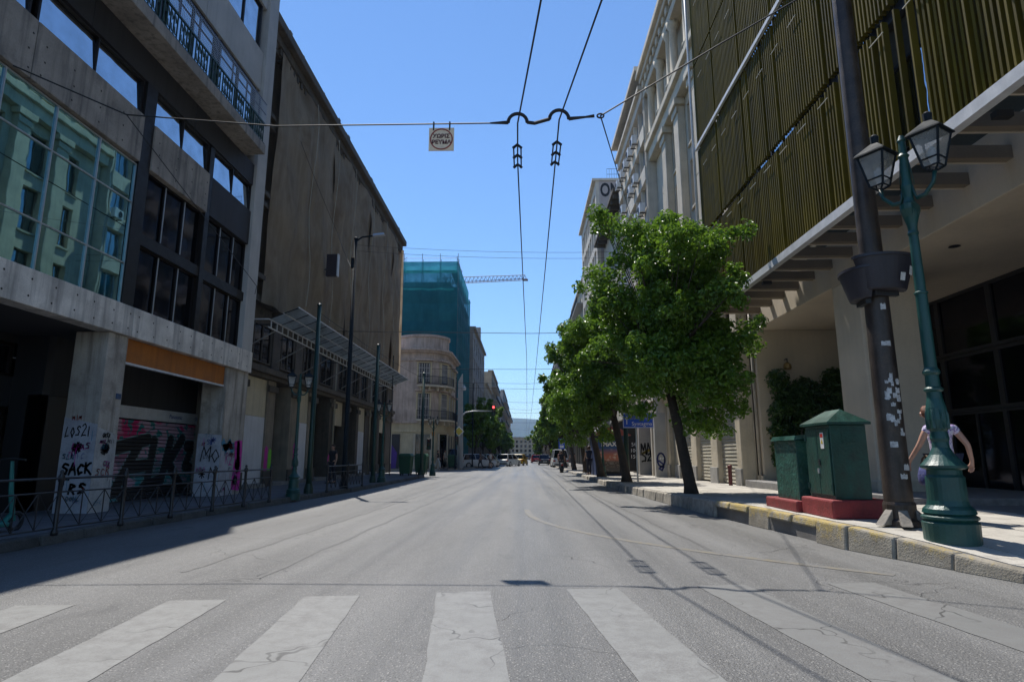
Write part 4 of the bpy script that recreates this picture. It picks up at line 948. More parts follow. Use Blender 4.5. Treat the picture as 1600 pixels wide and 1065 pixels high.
# glass wall under the porch
FG = Fac(12.2, -1)
for k in range(7):
    u = 7.6 + k * 2.05
    FG.window(F_, u, u + 2.05, .36, 2.5, DARKMET, DARKG, -.1, .07, 2, name='porch_glazing'); FG.window(F_, u, u + 2.05, 2.52, 4.1, DARKMET, DARKG, -.1, .09, 1, name='porch_glazing'); FG.window(F_, u, u + 2.05, 4.12, 5.84, DARKMET, DARKG, -.1, .09, 1, name='porch_glazing')
FG.part('porch_back', DARKIN, F_, 2, 22.1, .2, 5.84, -1, -.25)
MB().box(7.75, 12.1, 12.7, 22.1, .2, .47).build('porch_step', pbr('grey_granite', (.2, .195, .19), .6, .25, 8, .1, 80), F_, bevel=.015)
for x, y in ((9.5, 13), (10.6, 18)): MB().lathe([(.12, 5.835), (.1, 5.845), (.02, 5.847)], 16, (x, y, 0)).build('downlight', DARKMET, F_)
for y in (8.3, 17.2): MB().box(6.95, 7.2, y, y + .12, 6.2, 6.3).build('floodlight', DARKMET, F_)

# ================================================================== RIGHT: limestone neoclassical block (G)
G_ = thing('limestone_building', 'limestone office building with giant pilasters and heavy bracketed cornice', 'building', (12, 29, .25))
FGr = Fac(8.0, -1)
uo = [(23.3, 24.4), (26.1, 27.3), (29.0, 30.2), (31.5, 32.5)]; zo = [(5.6, 8.2), (9.3, 11.8), (12.8, 15.2), (16.0, 18.2), (20.4, 22.4)]
FGr.grid(G_, 'wall', STONE_G, uo, zo, 22.65, 34.2, 4.6, 24.0, .4); FGr.part('core', DARKIN, G_, 22.66, 34.15, .2, 23.9, -8, -.42)
FGr.part('side_wall', STONE_G, G_, 34.16, 34.2, .2, 23.9, -8, -.42)
for a, b in uo:
    for c, d in zo: FGr.window(G_, a, b, c, d, pbr('brown_timber_frame', (.14, .1, .07), .7), OFFG, -.3, .08, 2, sill=STONE_G)
PROF = lambda w: [(w, 0), (w, .25), (w * .86, .3), (w * .84, 13.0), (w * 1.0, 13.1), (w * 1.15, 13.5), (w * 1.2, 13.75)]
for u in (25.2, 28.1, 30.8):
    p = FGr.part('pilaster', STONE_G, G_, u - .42, u + .42, 5.0, 18.4, .003, .38, .03)
    FGr.part('capital', STONE_G, p, u - .5, u + .5, 18.0, 18.35, .382, .46, .03); FGr.part('capital', STONE_G, p, u - .58, u + .58, 18.402, 18.75, .003, .55, .03); FGr.part('base', STONE_G, p, u - .5, u + .5, 5.01, 5.4, .382, .5, .03)
FGr.part('entablature', STONE_G, G_, 22.65, 34.25, 18.76, 19.4, .003, .45, .02); FGr.part('entablature', STONE_G, G_, 22.6, 34.35, 19.402, 19.8, .003, .65, .04)
for u in (25.2, 27.7, 28.5, 30.8, 33.2):
    p = MB().lathe([(.3, 19.81), (.3, 20.0), (.22, 20.1), (.19, 22.6), (.28, 22.75), (.34, 23.0)], 14, (7.62, u, 0)).build('attic_column', STONE_G, G_, smooth=True)
FGr.part('architrave', STONE_G, G_, 22.65, 34.25, 23.0, 23.5, .003, .6, .02); FGr.part('cornice', STONE_G, G_, 22.5, 34.5, 24.0, 24.35, -8, .8, .04); FGr.part('cornice', STONE_G, G_, 22.45, 34.6, 24.352, 24.7, -8, 1.0, .04)
for k in range(15):
    u = 22.9 + k * .78; FGr.part('modillion', STONE_G, G_, u, u + .36, 23.55, 23.99, .003, .7, .05)
# ground floor: piers, shutters, cornice
FGr.part('ground_cornice', STONE_G, G_, 22.65, 34.3, 4.2, 4.45, -.42, .25, .03); FGr.part('ground_cornice', STONE_G, G_, 22.65, 34.3, 4.452, 4.598, -.42, .5, .03)
for a, b in ((22.7, 23.25), (25.5, 26.4), (28.6, 29.5), (31.6, 32.5), (33.7, 34.2)):
    p = FGr.part('ground_pier', STONE_G, G_, a, b, .2, 4.198, -.42, .1, .03); FGr.part('pier_base', pbr('grey_pier_base', (.3, .29, .27), .85, .2, 3, .2), p, a - .04, b + .04, .2, .85, .102, .18, .02)
SHUTM = pbr('cream_shutter_slat', (.44, .41, .33), .6, .1, 2, .05, streak=.2)
for n, (a, b, lab) in enumerate(((23.25, 25.5, 'cream roller shutter in sun beside the big office block'), (26.4, 28.6, 'cream roller shutter second from the big office block behind tree trunk'), (29.5, 31.6, 'cream roller shutter third from the big office block'), (32.5, 33.7, 'narrow cream roller shutter fourth from the big office block'))):
    t = thing('roller_shutter', lab, 'shutter', (8.1, (a + b) / 2, .25), 'shutters of the limestone building'); z = .27
    me = MB().hexa([(0, a + .003, 0), (-.045, a + .003, .015), (-.045, b - .003, .015), (0, b - .003, 0)], [(0, a + .003, .135), (-.02, a + .003, .13), (-.02, b - .003, .13), (0, b - .003, .135)]).mesh('slat', SHUTM)
    while z < 3.6: obj('slat', me, t, (8.12, 0, z)); z += .142
    FGr.part('head_panel', STONE_G, t, a + .004, b - .004, z, 4.19, -.3, .0)
# ================================================================== RIGHT: ribbon-window office with air conditioners (H)
H_ = thing('ribbon_window_office', 'pale modern office with ribbon windows, fins and air conditioners on the right', 'building', (12, 41, .2))
FH = Fac(7.4, -1)
FH.part('core', DARKIN, H_, 34.45, 44.3, .2, 24, -9, -.5); FH.part('side_wall', CONC_W, H_, 34.3, 34.44, .2, 24.88, -9, -.02); FH.part('far_wall', CONC_W, H_, 44.31, 44.4, .2, 24.4, -9, -.02)
z = 4.4; AC = []
while z < 23:
    FH.part('spandrel', CONC_W, H_, 34.45, 44.3, z, z + .95, -.5, .05, .01)
    for k in range(6):
        u = 34.6 + k * 1.6; FH.window(H_, u, u + 1.52, z + .952, z + 2.65, ALU, OFFG, -.3, .06, 2)
        FH.part('window_fin', CONC_W, H_, u - .09, u - .01, z + .952, z + 2.65, -.3, .0)
        if random.random() < .55: AC.append((u + .3, z + .62))
    z += 2.66
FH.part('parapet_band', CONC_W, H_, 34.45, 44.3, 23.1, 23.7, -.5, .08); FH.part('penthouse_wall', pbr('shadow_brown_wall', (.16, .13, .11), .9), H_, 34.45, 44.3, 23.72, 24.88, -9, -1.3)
FH.part('roof_slab', CONC_W, H_, 34.3, 44.5, 24.9, 25.2, -9, .5, .01); FH.part('terrace_edge', CONC_W, H_, 34.45, 44.35, 23.71, 23.95, -.5, .3)
MB().box(8.0, 12, 34.5, 36.5, 25.21, 28).build('stair_tower', CONC_W, H_)
for k in range(5): MB().tube([(8.2 + k * .1, 36 + k * .4, 25.1), (8.2 + k * .1, 36 + k * .4, 26.3 + (k % 3) * .8)], .02, 4).build('antenna', DARKMET, H_)
AC_B = thing('air_conditioner', 'x', 'air conditioner', (0, 0, 0), 'air conditioners on the ribbon-window office')
b = MB().box(-.32, 0, -.42, .42, 0, .58).build('casing', WHITEMET, AC_B, bevel=.02)
MB().lathe([(.2, 0), (.22, .02), (.17, .03), (.16, .012)], 16).xf(Matrix.Translation((-.322, .1, .29)) @ Matrix.Rotation(R(-90), 4, 'Y')).build('fan_grille', DARKMET, b)
MB().box(-.3, .05, -.3, -.26, -.06, -.003).build('bracket', DARKMET, AC_B); MB().box(-.3, .05, .26, .3, -.06, -.003).build('bracket', DARKMET, AC_B)
AC = [(u, z) for u, z in AC if u < 44][:34]
flo = sorted({round(z, 2) for u, z in AC}); words = ['lowest', 'second', 'third', 'fourth', 'fifth', 'sixth', 'seventh', 'eighth']
for i, (u, z) in enumerate(AC):
    row = sorted(a for a, b in AC if abs(b - z) < .01); lab = 'air conditioner on the %s window band up, %s from the limestone building' % (words[flo.index(round(z, 2))], ['nearest', 'second', 'third', 'fourth', 'fifth', 'sixth', 'seventh', 'eighth', 'ninth'][row.index(u)])
    if i == 0: AC_B.location = (7.27, u, z); AC_B['label'] = lab
    else: copy_tree(AC_B, (7.27, u, z), 0, lab)
for k in range(6):
    FH.part('shop_front', DARKG, H_, 34.7 + k * 1.6, 36.05 + k * 1.6, .2, 3.6, -.5, -.3); FH.part('ground_pier', CONC_W, H_, 34.46 + k * 1.6, 34.69 + k * 1.6, .18, 4.39, -.5, 0)
FH.part('ground_band', CONC_W, H_, 34.45, 44.3, 3.62, 4.39, -.49, -.05)
# ================================================================== RIGHT: J with deep eaves, I with big letters
J_ = thing('eaved_building', 'narrow building with deep dark eaves between the ribbon office and the lettered tower', 'building', (12, 52, .15))
FJ = Fac(7.9, -1); uo = [(45.2 + k * 2.5, 46.7 + k * 2.5) for k in range(5)]; zo = [(5 + k * 3, 7 + k * 3) for k in range(5)]
FJ.grid(J_, 'wall', W2, uo, zo, 44.5, 57.6, 4.2, 21.5, .35); FJ.part('core', DARKIN, J_, 44.5, 57.5, .15, 21.4, -8, -.37)
for a, b in uo:
    for c, d in zo: FJ.window(J_, a, b, c, d, WHITEMET, OFFG, -.25, .06, 2)
FJ.part('eaves', STONE_B, J_, 44.5, 57.6, 21.5, 21.8, -8, 1.0, .02)
for k in range(11): FJ.part('eaves_bracket', STONE_B, J_, 44.8 + k * 1.15, 45.0 + k * 1.15, 21.1, 21.498, .003, .9)
I_ = thing('lettered_tower', 'tall office tower with big black letters ON on its blank side wall', 'building', (12, 66, .15))
FI = Fac(7.3, -1); uo = [(58.9 + k * 2.0, 60.6 + k * 2.0) for k in range(7)]; zo = [(5 + k * 2.95, 7.1 + k * 2.95) for k in range(8)]
FI.grid(I_, 'wall', CONC_W, uo, zo, 58.0, 73.5, 4.2, 28.8, .35); FI.part('core', DARKIN, I_, 58.4, 73.4, .15, 28.7, -10, -.37); FI.part('side_wall', pbr('pinkish_render', (.38, .33, .31), .9, .1, .8, .1, streak=.2), I_, 58.0, 58.38, .15, 28.79, -10, -.36)
for a, b in uo:
    for c, d in zo: FI.window(I_, a, b, c, d, WHITEMET, BLUEG, -.25, .06, 2)
FI.part('roof_slab', CONC_W, I_, 57.9, 73.7, 28.8, 29.05, -10, .35)
text('ONE', 2.0, BLACKPR, (9.05, 57.99, 27.75), FACE_CAM, I_, bold=.06, sx=.62)
mb = MB()
for k in range(14): mb.box(8.5 + k * .25, 8.52 + k * .25, 58.2, 58.22, 29.05, 30.2)
for z in (29.6, 30.2): mb.box(8.5, 12, 58.2, 58.23, z, z + .03)
mb.build('roof_railing', DARKMET, I_)
# wall lamp and climbing shrub by the porch
wl_ = thing('wall_lamp', 'small brass wall lamp above the climbing shrub', 'lamp', (9.5, 22.0, 4.5))
MB().tube([(9.5, 22.15, 4.75), (9.5, 21.95, 4.75), (9.5, 21.95, 4.62)], .02, 6).build('arm', DARKMET, wl_); MB().lathe([(.05, .2), (.13, .12), (.14, 0), (.1, -.05)], 12, (9.5, 21.95, 4.42)).build('shade', pbr('brass', (.4, .28, .12), .4, metal=.6), wl_)

# ================================================================== trees and shrubs
def leaf_cloud(clumps, n, size, rng, flat_=.0):
    """many small folded leaves gathered in clumps: (centre, radius)"""
    v = []; f = []
    wts = [r ** 2 for c, r in clumps]; picks = rng.choices(range(len(clumps)), wts, k=n)
    for i in picks:
        c, r = clumps[i]
        d = Vector((rng.gauss(0, 1), rng.gauss(0, 1), rng.gauss(0, 1))); d.normalize(); rad = r * (rng.random() ** .45)
        p = c + d * rad; p.z -= flat_ * rad * .3
        s = size * rng.uniform(.6, 1.35)
        nrm = (d * .8 + Vector((rng.uniform(-1, 1), rng.uniform(-1, 1), rng.uniform(-.4, 1.4)))).normalized()
        a = nrm.orthogonal().normalized(); a.rotate(Matrix.Rotation(rng.uniform(0, 6.28), 3, nrm)); b = nrm.cross(a)
        k = len(v); dr = nrm * s * .18
        v += [tuple(p - a * s * .55), tuple(p + b * s * .32 + dr), tuple(p + a * s * .6), tuple(p - b * s * .32 + dr)]
        f += [(k, k + 1, k + 2), (k, k + 2, k + 3)]
    return v, f
def tree(label, base, lean, clear, ctr, rad, leaves, lsize, seed, trunk_r=.2, mat=LEAF, nclump=46, group='trees along the right pavement', droop=.25):
    rng = random.Random(seed); t = thing('street_tree', label, 'tree', base, group)
    bx, by, bz = base; top = Vector(ctr); mb = MB()
    fork = Vector((bx + lean[0], by + lean[1], bz + clear))
    mb.tube([(bx, by, bz - .05), (bx + lean[0] * .05, by + lean[1] * .05, bz + .25), tuple(Vector((bx, by, bz)).lerp(fork, .5) + Vector((.03, .02, 0))), tuple(fork)], [trunk_r * 1.35, trunk_r * 1.02, trunk_r * .85, trunk_r * .7], 12)
    clumps = []; so = Vector((seed * 7.3, seed * 3.1, 0)); R0 = min(rad[0], rad[1])
    for k in range(nclump):
        d = Vector((rng.gauss(0, 1), rng.gauss(0, 1), rng.gauss(0, 1))).normalized()
        env = .80 + .42 * noise.noise(d * 1.7 + so) + .25 * noise.noise(d * 3.6 + so)      # uneven outline
        env = min(env, 1.12)
        if d.z > .3: env *= 1 - .22 * (d.z - .3)
        q = env * (rng.uniform(.45, .98) if rng.random() < .8 else rng.uniform(.1, .5))
        c = top + Vector((d.x * rad[0] * q, d.y * rad[1] * q, d.z * rad[2] * q)); r = rng.uniform(.13, .24) * R0
        clumps.append((c, r)); out = Vector((d.x, d.y, d.z * .5 + .1)).normalized()
        for b_ in range(rng.randint(1, 3)):      # twigs reaching out of the clump
            e = c + (out + Vector((rng.uniform(-.7, .7), rng.uniform(-.7, .7), rng.uniform(-.8, .6)))) * r * rng.uniform(.7, 1.5); clumps.append((e, r * rng.uniform(.35, .6)))
    comp = {0}; todo = [0]     # keep only tufts that hang together
    while todo:
        a_ = todo.pop(); ca, ra = clumps[a_]
        for b_ in range(len(clumps)):
            if b_ not in comp and (clumps[b_][0] - ca).length < (ra + clumps[b_][1]) * .95: comp.add(b_); todo.append(b_)
    if len(comp) > len(clumps) * .5: clumps = [c for i_, c in enumerate(clumps) if i_ in comp]
    for k in range(11):   # limbs
        c = clumps[k * 11 % len(clumps)][0]; m1 = fork.lerp(c, .45) + Vector((rng.uniform(-.2, .2), rng.uniform(-.2, .2), .25))
        mb.tube([tuple(fork - Vector((0, 0, .15))), tuple(m1), tuple(c)], [trunk_r * .5, trunk_r * .26, trunk_r * .08], 6)
    for c, r in clumps[::3]:
        m1 = fork.lerp(c, .5) + Vector((0, 0, .15)); mb.tube([tuple(m1.lerp(fork, .4)), tuple(m1), tuple(c)], [trunk_r * .14, trunk_r * .1, trunk_r * .04], 4)
    mb.build('trunk', BARK, t, smooth=True)
    v, f = leaf_cloud(clumps, leaves, lsize, rng, droop)
    me = bpy.data.meshes.new('crown'); me.from_pydata(v, [], f); me.materials.append(mat); obj('crown', me, t)
    return t
tree('large dense tree leaning over the right kerb, nearest the camera', (4.63, 17.5, .27), (-.5, .1, 0), 3.2, (4.35, 17.6, 5.4), (2.6, 2.5, 4.7), 72000, .125, 1, .17, nclump=190)
tree('second tree of the right row, trunk behind the blue direction sign', (4.4, 27.0, .2), (-.45, .2, 0), 2.8, (3.25, 27.2, 5.1), (2.7, 2.6, 4.7), 40000, .145, 2, .2, nclump=130)
tree('third tree of the right row, over the film poster kiosk', (4.2, 34.3, .18), (-.5, .2, 0), 2.8, (3.2, 34.5, 5.2), (2.6, 2.6, 4.5), 20000, .19, 3, .2, nclump=70)
for i, (y, h) in enumerate(((44, 5.2), (54, 5.0), (66, 5.2), (80, 5.1), (97, 5.3), (118, 5.0), (145, 5.2), (180, 5.4))):
    tree('%s tree of the right row, counted from the camera' % ['fourth', 'fifth', 'sixth', 'seventh', 'eighth', 'ninth', 'tenth', 'last'][i], (4.3, y, .15), (-.3, .1, 0), 2.2, (3.5 + .2 * (i % 2), y, h), (2.6, 3.0, 4.5 + .2 * (i % 3)), 7500 if i < 4 else 4000, .22 + .03 * i, 10 + i, .18, LEAF_F, 55)
for i, (y, x, h, rz) in enumerate(((72, -6.0, 5.3, 4.6), (83, -5.8, 5.0, 4.4), (95, -5.6, 6.0, 5.8), (110, -5.5, 4.8, 4.2), (128, -5.5, 5.4, 4.6), (150, -5.4, 5.0, 4.4), (178, -5.4, 5.6, 4.8))):
    tree('%s tree of the far left row, counted from the traffic light' % ['first', 'second', 'third', 'fourth', 'fifth', 'sixth', 'last'][i], (x, y, .15), (.2, 0, 0), 2.0, (x + .1, y, h), (2.3, 2.8, rz * .95), 9000 if i < 3 else 4000, .22 + .03 * i, 40 + i, .16, LEAF_F, 60, 'trees along the far left pavement')
iv = thing('climbing_shrub', 'dense dark climbing shrub on the end wall of the porch', 'shrub', (9.8, 21.8, .47))
rng = random.Random(5); cl = [(Vector((rng.uniform(8.95, 11.2), 21.75 + rng.uniform(-.15, .15), rng.uniform(1.2, 4.2))), .42) for k in range(44)]
v, f = leaf_cloud(cl, 15000, .13, rng, .6); me = bpy.data.meshes.new('foliage'); me.from_pydata(v, [], f); me.materials.append(LEAF_D); obj('foliage', me, iv)
MB().tube([(9.7, 21.9, .4), (9.75, 21.85, 1.5), (10, 21.85, 3)], [.07, .05, .03], 7).build('stem', BARK, iv)

# ================================================================== street lamps
def build_lamp(root):
    """ornate cast-iron post with two lanterns, built round the origin; arms along local X"""
    prof = [(.33, -.14), (.33, 0), (.335, .16), (.325, .17), (.30, .19), (.335, .22), (.335, .25), (.29, .28), (.315, .30), (.30, .36), (.25, .42), (.235, .5), (.23, .88), (.205, .92), (.205, 1.0), (.27, 1.03), (.275, 1.07), (.22, 1.13), (.15, 1.22), (.105, 1.32), (.1, 1.40), (.115, 1.45), (.105, 1.52), (.1, 1.55)]
    MB().lathe(prof, 28).build('base', GREENL, root, smooth=False)
    p2 = [(.1, 1.551), (.125, 1.6), (.14, 1.72), (.125, 1.9), (.095, 2.05), (.09, 2.15), (.12, 2.17), (.12, 2.2), (.09, 2.22), (.085, 2.34), (.11, 2.36), (.11, 2.38), (.08, 2.42), (.075, 3.2), (.09, 3.21), (.09, 3.24), (.07, 3.26), (.062, 4.45), (.075, 4.5), (.062, 4.55), (.062, 4.6), (.07, 4.7), (.1, 4.85), (.15, 5.0), (.155, 5.06), (.075, 5.1), (.06, 5.16), (.08, 5.3), (.06, 5.4), (.055, 5.75), (.075, 5.78), (.05, 5.82), (.045, 6.0), (.06, 6.02), (.03, 6.1)]
    sh = MB().lathe(p2, 20).build('shaft', GREENL, root, smooth=False)
    for k in range(8):  # raised leaves on the belly
        a = k * math.pi / 4; c, s_ = math.cos(a), math.sin(a)
        lf = MB(); lf.hexa([(.13 * c - .03 * s_, .13 * s_ + .03 * c, 1.58), (.13 * c + .03 * s_, .13 * s_ - .03 * c, 1.58), (.15 * c, .15 * s_, 1.6)], [(.12 * c - .02 * s_, .12 * s_ + .02 * c, 1.9), (.12 * c + .02 * s_, .12 * s_ - .02 * c, 1.9), (.15 * c, .15 * s_, 1.8)])
        lf.build('leaf_relief', GREENL, sh)
    for s_ in (-1, 1):
        ar = MB().tube([(s_ * .05, 0, 5.3), (s_ * .2, 0, 5.13), (s_ * .38, 0, 5.14), (s_ * .5, 0, 5.26), (s_ * .53, 0, 5.4)], [.035, .03, .028, .026, .03], 8)
        ar.tube([(s_ * .05, 0, 5.7), (s_ * .1, 0, 5.5), (s_ * .16, 0, 5.3)], .015, 5).build('arm', GREENL, root, smooth=True)
        lo = 0.53 * s_; zb = 5.46
        fr = MB()
        for a in (0, 1, 2, 3):
            th = math.pi / 4 + a * math.pi / 2; c, s2 = math.cos(th), math.sin(th)
            fr.tube([(lo + .13 * c, .13 * s2, zb), (lo + .25 * c, .25 * s2, zb + .48)], .017, 5); fr.tube([(lo, 0, zb - .07), (lo + .13 * c, .13 * s2, zb)], .014, 4)
            th2 = th + math.pi / 2
            for r, z in ((.13, zb), (.16, zb + .11), (.25, zb + .48)): fr.tube([(lo + r * c, r * s2, z), (lo + r * math.cos(th2), r * math.sin(th2), z)], .014, 4)
        ln = fr.build('lantern', BLUEP, root)
        q = [[(lo + r * math.cos(math.pi / 4 + a * math.pi / 2), r * math.sin(math.pi / 4 + a * math.pi / 2), z) for a in range(4)] for r, z in ((.31, zb + .485), (.30, zb + .51), (.1, zb + .66), (.06, zb + .69))]
        cap = MB().loft(q); cap.lathe([(.055, zb + .69), (.06, zb + .8), (.03, zb + .83)], 10, (lo, 0, 0)).build('roof', BLUEP, ln)
        for a in range(4):
            c0, c1 = math.pi / 4 + a * math.pi / 2, math.pi / 4 + (a + 1) * math.pi / 2; P_ = lambda th, r, z: (lo + r * math.cos(th), r * math.sin(th), z)
            MB().poly([P_(c0, .13, zb + .01), P_(c1, .13, zb + .01), P_(c1, .245, zb + .475), P_(c0, .245, zb + .475)]).build('pane', see_through('lantern_glass', (.42, .42, .4), .5, .15), ln)
        MB().lathe([(.03, zb + .02), (.05, zb + .12), (.05, zb + .25), (.02, zb + .3)], 10, (lo, 0, 0)).build('bulb', flat('bulb_white', (.7, .7, .68), .3), ln)
lamp0 = thing('street_lamp', 'ornate green double lantern lamp post in the right foreground', 'street lamp', (0, 0, 0), 'ornate double lantern street lamps')
build_lamp(lamp0)
ZM = [(-.14, -.14), (0, 0), (.36, .30), (1.05, .82), (1.7, 1.4), (2.2, 1.82), (3.2, 3.1), (5.0, 4.3), (5.3, 4.65), (5.46, 4.8), (6.3, 5.62)]
def squash(o):
    if o.data:
        for v in o.data.vertices: v.co.z = interp(ZM, v.co.z); v.co.y *= 1 if v.co.z > 4.2 else .93; ax = abs(v.co.x); v.co.x = math.copysign(ax if ax < .07 else (.07 + (ax - .07) * .26 if ax < .3 else ax - .17), v.co.x) if v.co.z > 4.2 else v.co.x * .93
    for c in o.children: squash(c)
squash(lamp0); lamp0.location = (5.37, 8.08, .345); lamp0.rotation_euler = (0, 0, R(-58))
for x, y, z, rz, s_, lab in ((-6.72, 18.0, .15, 20, .66, 'double lantern lamp post on the left pavement before the ruined block'), (-6.45, 27.9, .15, 15, .66, 'double lantern lamp post under the far end of the marquee'), (-5.9, 39.6, .15, 25, .66, 'double lantern lamp post by the bins at the left corner'), (4.35, 34.6, .18, 30, .62, 'double lantern lamp post in front of the film poster kiosk')):
    copy_tree(lamp0, (x, y, z), R(rz), lab, scale=s_)

# ================================================================== right foreground: steel pole, planters, cabinets
sp = thing('steel_pole', 'tall grimy brown steel trolley pole with stickers beside the cabinets', 'pole', (5.36, 9.11, .35))
MB().tube([(5.36, 9.11, .3), (5.36, 9.11, .75), (5.37, 9.11, 4.0), (5.36, 9.11, 9.0), (5.36, 9.11, 11)], [.195, .185, .165, .14, .13], 24).build('shaft', RUST, sp, smooth=True)
MB().lathe([(.26, .33), (.26, .40), (.21, .44), (.21, .62), (.195, .66)], 24, (5.36, 9.11, 0)).build('collar', RUST, sp)
for a in (200, 250, 320, 60):
    d = Vector((math.cos(R(a)), math.sin(R(a)), 0)); tn = Vector((-d.y, d.x, 0)); c = Vector((5.36, 9.11, 0)); mb = MB()
    q = lambda r, w, z: tuple(c + d * r + tn * w + Vector((0, 0, z)))
    mb.hexa([q(.2, -.06, .345), q(.42, -.07, .345), q(.42, .07, .345), q(.2, .06, .345)], [q(.2, -.06, .56), q(.36, -.07, .40), q(.36, .07, .40), q(.2, .06, .56)]); mb.build('anchor_foot', pbr('dirty_cement', (.22, .2, .175), .9, .25, 6, .4, 30), sp, bevel=.012)
STK = pbr('torn_sticker', (.5, .5, .5), .7, .3, 25, .05, spots=.7, spot_col=(.12, .11, .12), spot_scale=22)
random.seed(3)
spots_ = [(2.9, 262, .07, .13), (3.45, 268, .09, .08), (1.42, 246, .09, .1), (1.1, 290, .08, .1), (.98, 272, .07, .1)] + [(random.uniform(1.55, 2.45), random.uniform(238, 300), random.uniform(.03, .09), random.uniform(.03, .09)) for k in range(26)]
for z, a, h, w in spots_:
    r = interp([(.75, .189), (4, .169)], z); mb = MB(); n = 5
    for k in range(n):
        a0, a1 = R(a) - w / 2 / r + w / r * k / n, R(a) - w / 2 / r + w / r * (k + 1) / n; tl_ = .03 * random.uniform(-1, 1)
        mb.poly([(5.365 + r * math.cos(a0), 9.11 + r * math.sin(a0), z), (5.365 + r * math.cos(a1), 9.11 + r * math.sin(a1), z + tl_ * .2), (5.365 + r * math.cos(a1), 9.11 + r * math.sin(a1), z + h + random.uniform(-.015, .015)), (5.365 + r * math.cos(a0), 9.11 + r * math.sin(a0), z + h + random.uniform(-.015, .015))])
    mb.build('sticker', STK, sp)
PLAST = pbr('dark_plastic', (.028, .026, .034), .5, .15, 3, .05, 40)
def planter(label, ang, loc, rim, bot, h):
    t = thing('pole_planter', label, 'planter', loc, 'dark planters clamped on the steel pole'); rings = []
    for s_, z in ((bot * .95, 0), (bot, .02), (lerp(bot, rim, .55), h * .55), (rim, h), (rim * 1.06, h), (rim * 1.06, h + .04), (rim * .98, h + .04), (rim * .9, h - .05)):
        ring = []
        for k in range(25):
            a = -math.pi / 2 + math.pi * k / 24; ring.append((s_ * math.cos(a) * .72, s_ * math.sin(a), z))
        rings.append([tuple(Matrix.Translation(loc) @ Matrix.Rotation(R(ang), 4, 'Z') @ Vector(q)) for q in ring])
    MB().loft(rings).build('tub', PLAST, t, smooth=False)
    m = Matrix.Translation(loc) @ Matrix.Rotation(R(ang), 4, 'Z'); MB().box(-.03, .05, -bot * .6, bot * .6, -.07, -.004).xf(m).build('bracket', DARKMET, t); return t
P1 = planter('larger dark tub planter facing the camera on the steel pole', -80, (5.40, 8.93, 3.72), .47, .33, .47)
P2 = planter('smaller dark tub planter on the street side of the steel pole', 175, (5.18, 9.1, 3.62), .4, .26, .42)
STK2 = pbr('white_sticker', (.6, .6, .58), .6, .1, 20, .02, spots=.6, spot_col=(.1, .12, .1), spot_scale=30)
m = Matrix.Translation((5.40, 8.93, 3.72)) @ Matrix.Rotation(R(-80), 4, 'Z')
for th, z, w in ((38, .2, .1), (12, .1, .09)):
    a = R(th); r = lerp(.33, .47, (z + .05) / .47) + .012; c = Vector((r * math.cos(a) * .72, r * math.sin(a), z)); tn = Vector((-math.sin(a) * .72, math.cos(a), 0)).normalized()
    MB().poly([c - tn * w / 2, c + tn * w / 2, c + tn * w / 2 * 1.05 + Vector((.02, .01, w * 1.3)), c - tn * w / 2 + Vector((.02, .01, w * 1.3))]).xf(m).build('sticker', STK2, P1)
# green cabinets on a red plinth
REDP = pbr('red_plinth_paint', (.22, .03, .032), .7, .22, 5, .4, 30, spots=.25, spot_col=(.1, .02, .02), spot_scale=8)
pt = thing('red_plinth', 'red painted concrete plinth in two steps under the green cabinets', 'plinth', (5.2, 10.9, .35))
MB().box(4.8, 5.78, 9.9, 11.0, .33, .62).build('block', REDP, pt, bevel=.03); MB().box(4.72, 5.6, 11.02, 12.4, .33, .53).build('block', REDP, pt, bevel=.03)
c1 = thing('utility_cabinet', 'tall green utility cabinet with peaked roof and warning sticker', 'cabinet', (5.2, 10.4, .62), 'green utility cabinets')
MB().box(4.92, 5.5, 10.02, 10.88, .62, 1.8).build('body', GREENC, c1, bevel=.012)
rf = MB(); rf.hexa([(4.86, 9.96, 1.802), (5.56, 9.96, 1.802), (5.56, 10.94, 1.802), (4.86, 10.94, 1.802)], [(4.86, 9.96, 1.84), (5.56, 9.96, 1.84), (5.56, 10.94, 1.84), (4.86, 10.94, 1.84)])
n = len(rf.v); rf.v += [(4.86, 9.96, 1.841), (5.56, 9.96, 1.841), (5.56, 10.94, 1.841), (4.86, 10.94, 1.841), (5.21, 10.2, 2.06), (5.21, 10.7, 2.06)]; rf.f += [(n, n+1, n+4), (n+1, n+2, n+5, n+4), (n+2, n+3, n+5), (n+3, n, n+4, n+5)]
rf.build('roof', GREENC, c1)
d1 = MB().box(4.9, 4.918, 10.05, 10.44, .68, 1.74).build('door', GREENC, c1, bevel=.006); MB().box(4.9, 4.918, 10.455, 10.85, .68, 1.74).build('door', GREENC, c1, bevel=.006); MB().box(4.885, 4.899, 10.38, 10.42, 1.15, 1.25).build('handle', DARKMET, d1)
for zz in (.8, 1.6):
    for yy in (10.045, 10.845): MB().lathe([(.014, -.05), (.016, -.045), (.016, .045), (.014, .05)], 8, (4.893, yy, zz)).build('hinge', GREENC, c1)
MB().box(4.88, 4.9, 10.425, 10.465, 1.02, 1.1).build('padlock', ALU, c1)
for k in range(5): MB().box(5.1, 5.34, 10.006, 10.018, 1.5 + k * .045, 1.525 + k * .045).build('vent_slat', GREENC, c1)
ws = MB().box(4.893, 4.899, 10.2, 10.31, 1.42, 1.68).build('warning_sticker', WHITEP, c1); MB().poly([(4.891, 10.29, 1.5), (4.891, 10.22, 1.5), (4.891, 10.255, 1.58)]).build('triangle', flat('warning_yellow', (.6, .42, .02)), ws); MB().poly([(4.891, 10.3, 1.6), (4.891, 10.21, 1.6), (4.891, 10.21, 1.66), (4.891, 10.3, 1.66)]).build('band', flat('warning_red', (.5, .03, .02)), ws)
